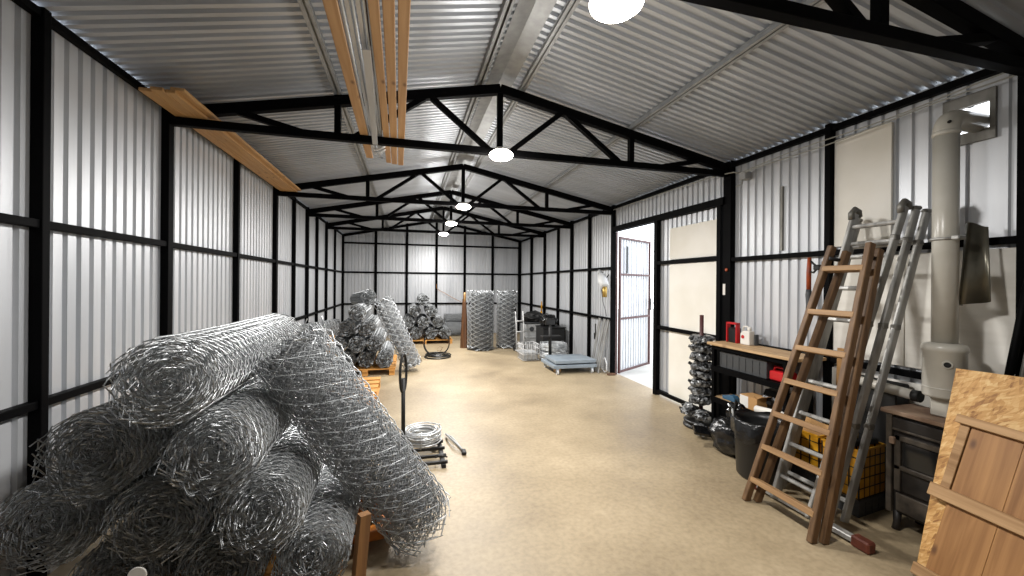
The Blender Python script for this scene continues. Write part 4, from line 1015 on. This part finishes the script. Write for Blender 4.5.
MB().tube([(0, .05, 1.54), (0, .10, 1.59), (0, .12, 1.50)], [.04, .045, .025], 14).build('nozzle', M['mid_grey'], t)
MB().cyl((-.05, -.15, 1.36), (-.05, -.15, 1.20), .035, 14).build('cup', M['brass'], t)
MB().tube([(0, -.02, 1.4), (0, .03, 1.33), (0, .0, 1.25)], .014, 10).build('grip', M['grey_plastic'], t)
MB().tube([(0, .06, 1.47), (.02, .09, 1.3), (.03, .06, 1.12), (.03, -.03, .98), (.03, -.06, .90)], .005, 6).build('lead', M['grey_plastic'], t)
MB().tube([(0, .0, 1.45), (.06, .0, 1.5), (.10, 0, 1.55)], .008, 8).build('wall_hook', M['black'], t)
for i, (y0, y1, lb) in enumerate(((5.93, 5.88, 'left one of the grey metal frames leaning on the wall beside the door jamb'), (5.78, 5.72, 'middle grey metal frame leaning on the wall beside the door jamb'), (5.64, 5.60, 'right one of the grey metal frames leaning beside the door jamb'))):
    t = thing('leaning_rack', lb, 'frame', (0, 0, 0), 0, 'metal frames by the door jamb'); xb, xt = 2.905 - .02 * i, 3.03
    for q in (.0, .055): MB().beam((xb, y0 - q, 0), (xt, y1 - q, .84), .014, .014).build('upright', M['alu'], t)
    MB().beam((xb + .003, y0, .02), (xb + .003, y0 - .055, .02), .014, .014).build('crossbar', M['alu'], t); MB().beam((xt - .002, y1, .83), (xt - .002, y1 - .055, .83), .014, .014).build('crossbar', M['alu'], t)
    p0, p1 = Vector((xb, y0 - .0275, .01)), Vector((xt, y1 - .0275, .83)); MB().beam(p0, p1, .045, .004, (1, 0, 0)).build('infill', M['galv'], t)
t = MB().tube([(2.96, 5.63, .05), (2.94, 5.56, .22), (2.92, 5.47, .26), (2.91, 5.40, .18), (2.92, 5.42, .06), (2.95, 5.52, .02)], .008, 8, closed=True).build('hose_loop', M['wheel_white']); tag(t, 'white hose loop on the floor between platform scale and door jamb', 'hose')
t = thing('wall_brush', 'small black brush hanging on the right wall above the platform scale', 'brush', (WR - .02, 6.1, 0)); MB().box((-.02, -.02, .55), (0, .02, .72), None, .005).build('handle', M['matte_black'], t); MB().box((-.03, -.035, .45), (.0, .035, .56), None, .006).build('bristles', M['dark_plastic'], t)

# ------------------------------------------------------------------ last survey correction: nudge everything that was set out by eye
bpy.context.view_layer.update()
FIXED = ('roof_truss', 'ceiling_lamp', 'electric_cable', 'flue_plate', 'stove_flue', 'steel_pole', 'steel_rod', 'strand_board', 'boarded_panel', 'wall_panel', 'tin_sheet', 'twine')
HIGH = {'pine_board': 2.52, 'metal_profile': 2.52, 'hanging_profile': 2.5, 'hanging_tape': 2.52, 'wooden_batten': 2.55, 'conduit_strip': 2.0, 'power_tool': 1.4, 'hanging_sprayer': 1.4}
for o in [o for o in C.objects if o.parent is None and o.get('kind') != 'structure' and o.type in ('MESH', 'EMPTY')]:
    st = o.name.split('.')[0]
    if st in FIXED or o.get('label') == 'long wire mesh roll leaning diagonally over the right side of the foreground pile': continue
    cs = [m_.matrix_world @ Vector(c_) for m_ in [o] + list(o.children_recursive) if m_.type == 'MESH' for c_ in m_.bound_box]
    cx = (min(c_.x for c_ in cs) + max(c_.x for c_ in cs)) / 2
    z0 = HIGH.get(st, o.location.z if st == 'wire_mesh_roll' else 0)
    o.location.x += .0071 * cx - .0081 * (z0 - 1.4); o.location.y += -.0379 * (z0 - 1.4) - .0048 * cx
for o in C.objects:                                   # the ladders lean a little less along the wall
    p_ = o
    while p_.parent: p_ = p_.parent
    if p_.name.split('.')[0] in ('wooden_ladder', 'aluminium_ladder') and o.type == 'MESH':
        for v_ in o.data.vertices: v_.co.y -= .0379 * v_.co.z; v_.co.x -= .0081 * v_.co.z
# ------------------------------------------------------------------ world, camera, view
w = bpy.data.worlds.new('daylight'); bpy.context.scene.world = w; w.use_nodes = True
w.node_tree.nodes['Background'].inputs[0].default_value = lin('#f1f5fb'); w.node_tree.nodes['Background'].inputs[1].default_value = 2.6
cam = bpy.data.cameras.new('camera'); co = bpy.data.objects.new('camera', cam); C.objects.link(co)
cam.sensor_width = 36; cam.lens = 392.94 / 1024 * 36; cam.clip_start = .05; cam.shift_y = -4.8038 / 1024
R = Vector((.96680783, -.25537379, .00817592)); U = Vector((-.00790322, .00209402, .99996658)); F = Vector((.25538237, .96684013, 0))
co.matrix_world = Matrix(((R.x, U.x, -F.x, 0), (R.y, U.y, -F.y, 0), (R.z, U.z, -F.z, 1.40), (0, 0, 0, 1)))
sc = bpy.context.scene; sc.camera = co
sc.view_settings.view_transform = 'Standard'; sc.view_settings.look = 'None'; sc.view_settings.gamma = 1; sc.view_settings.use_curve_mapping = False
sc.view_settings.exposure = 0.6
sc.cycles.max_bounces = 10; sc.cycles.diffuse_bounces = 6; sc.cycles.glossy_bounces = 6
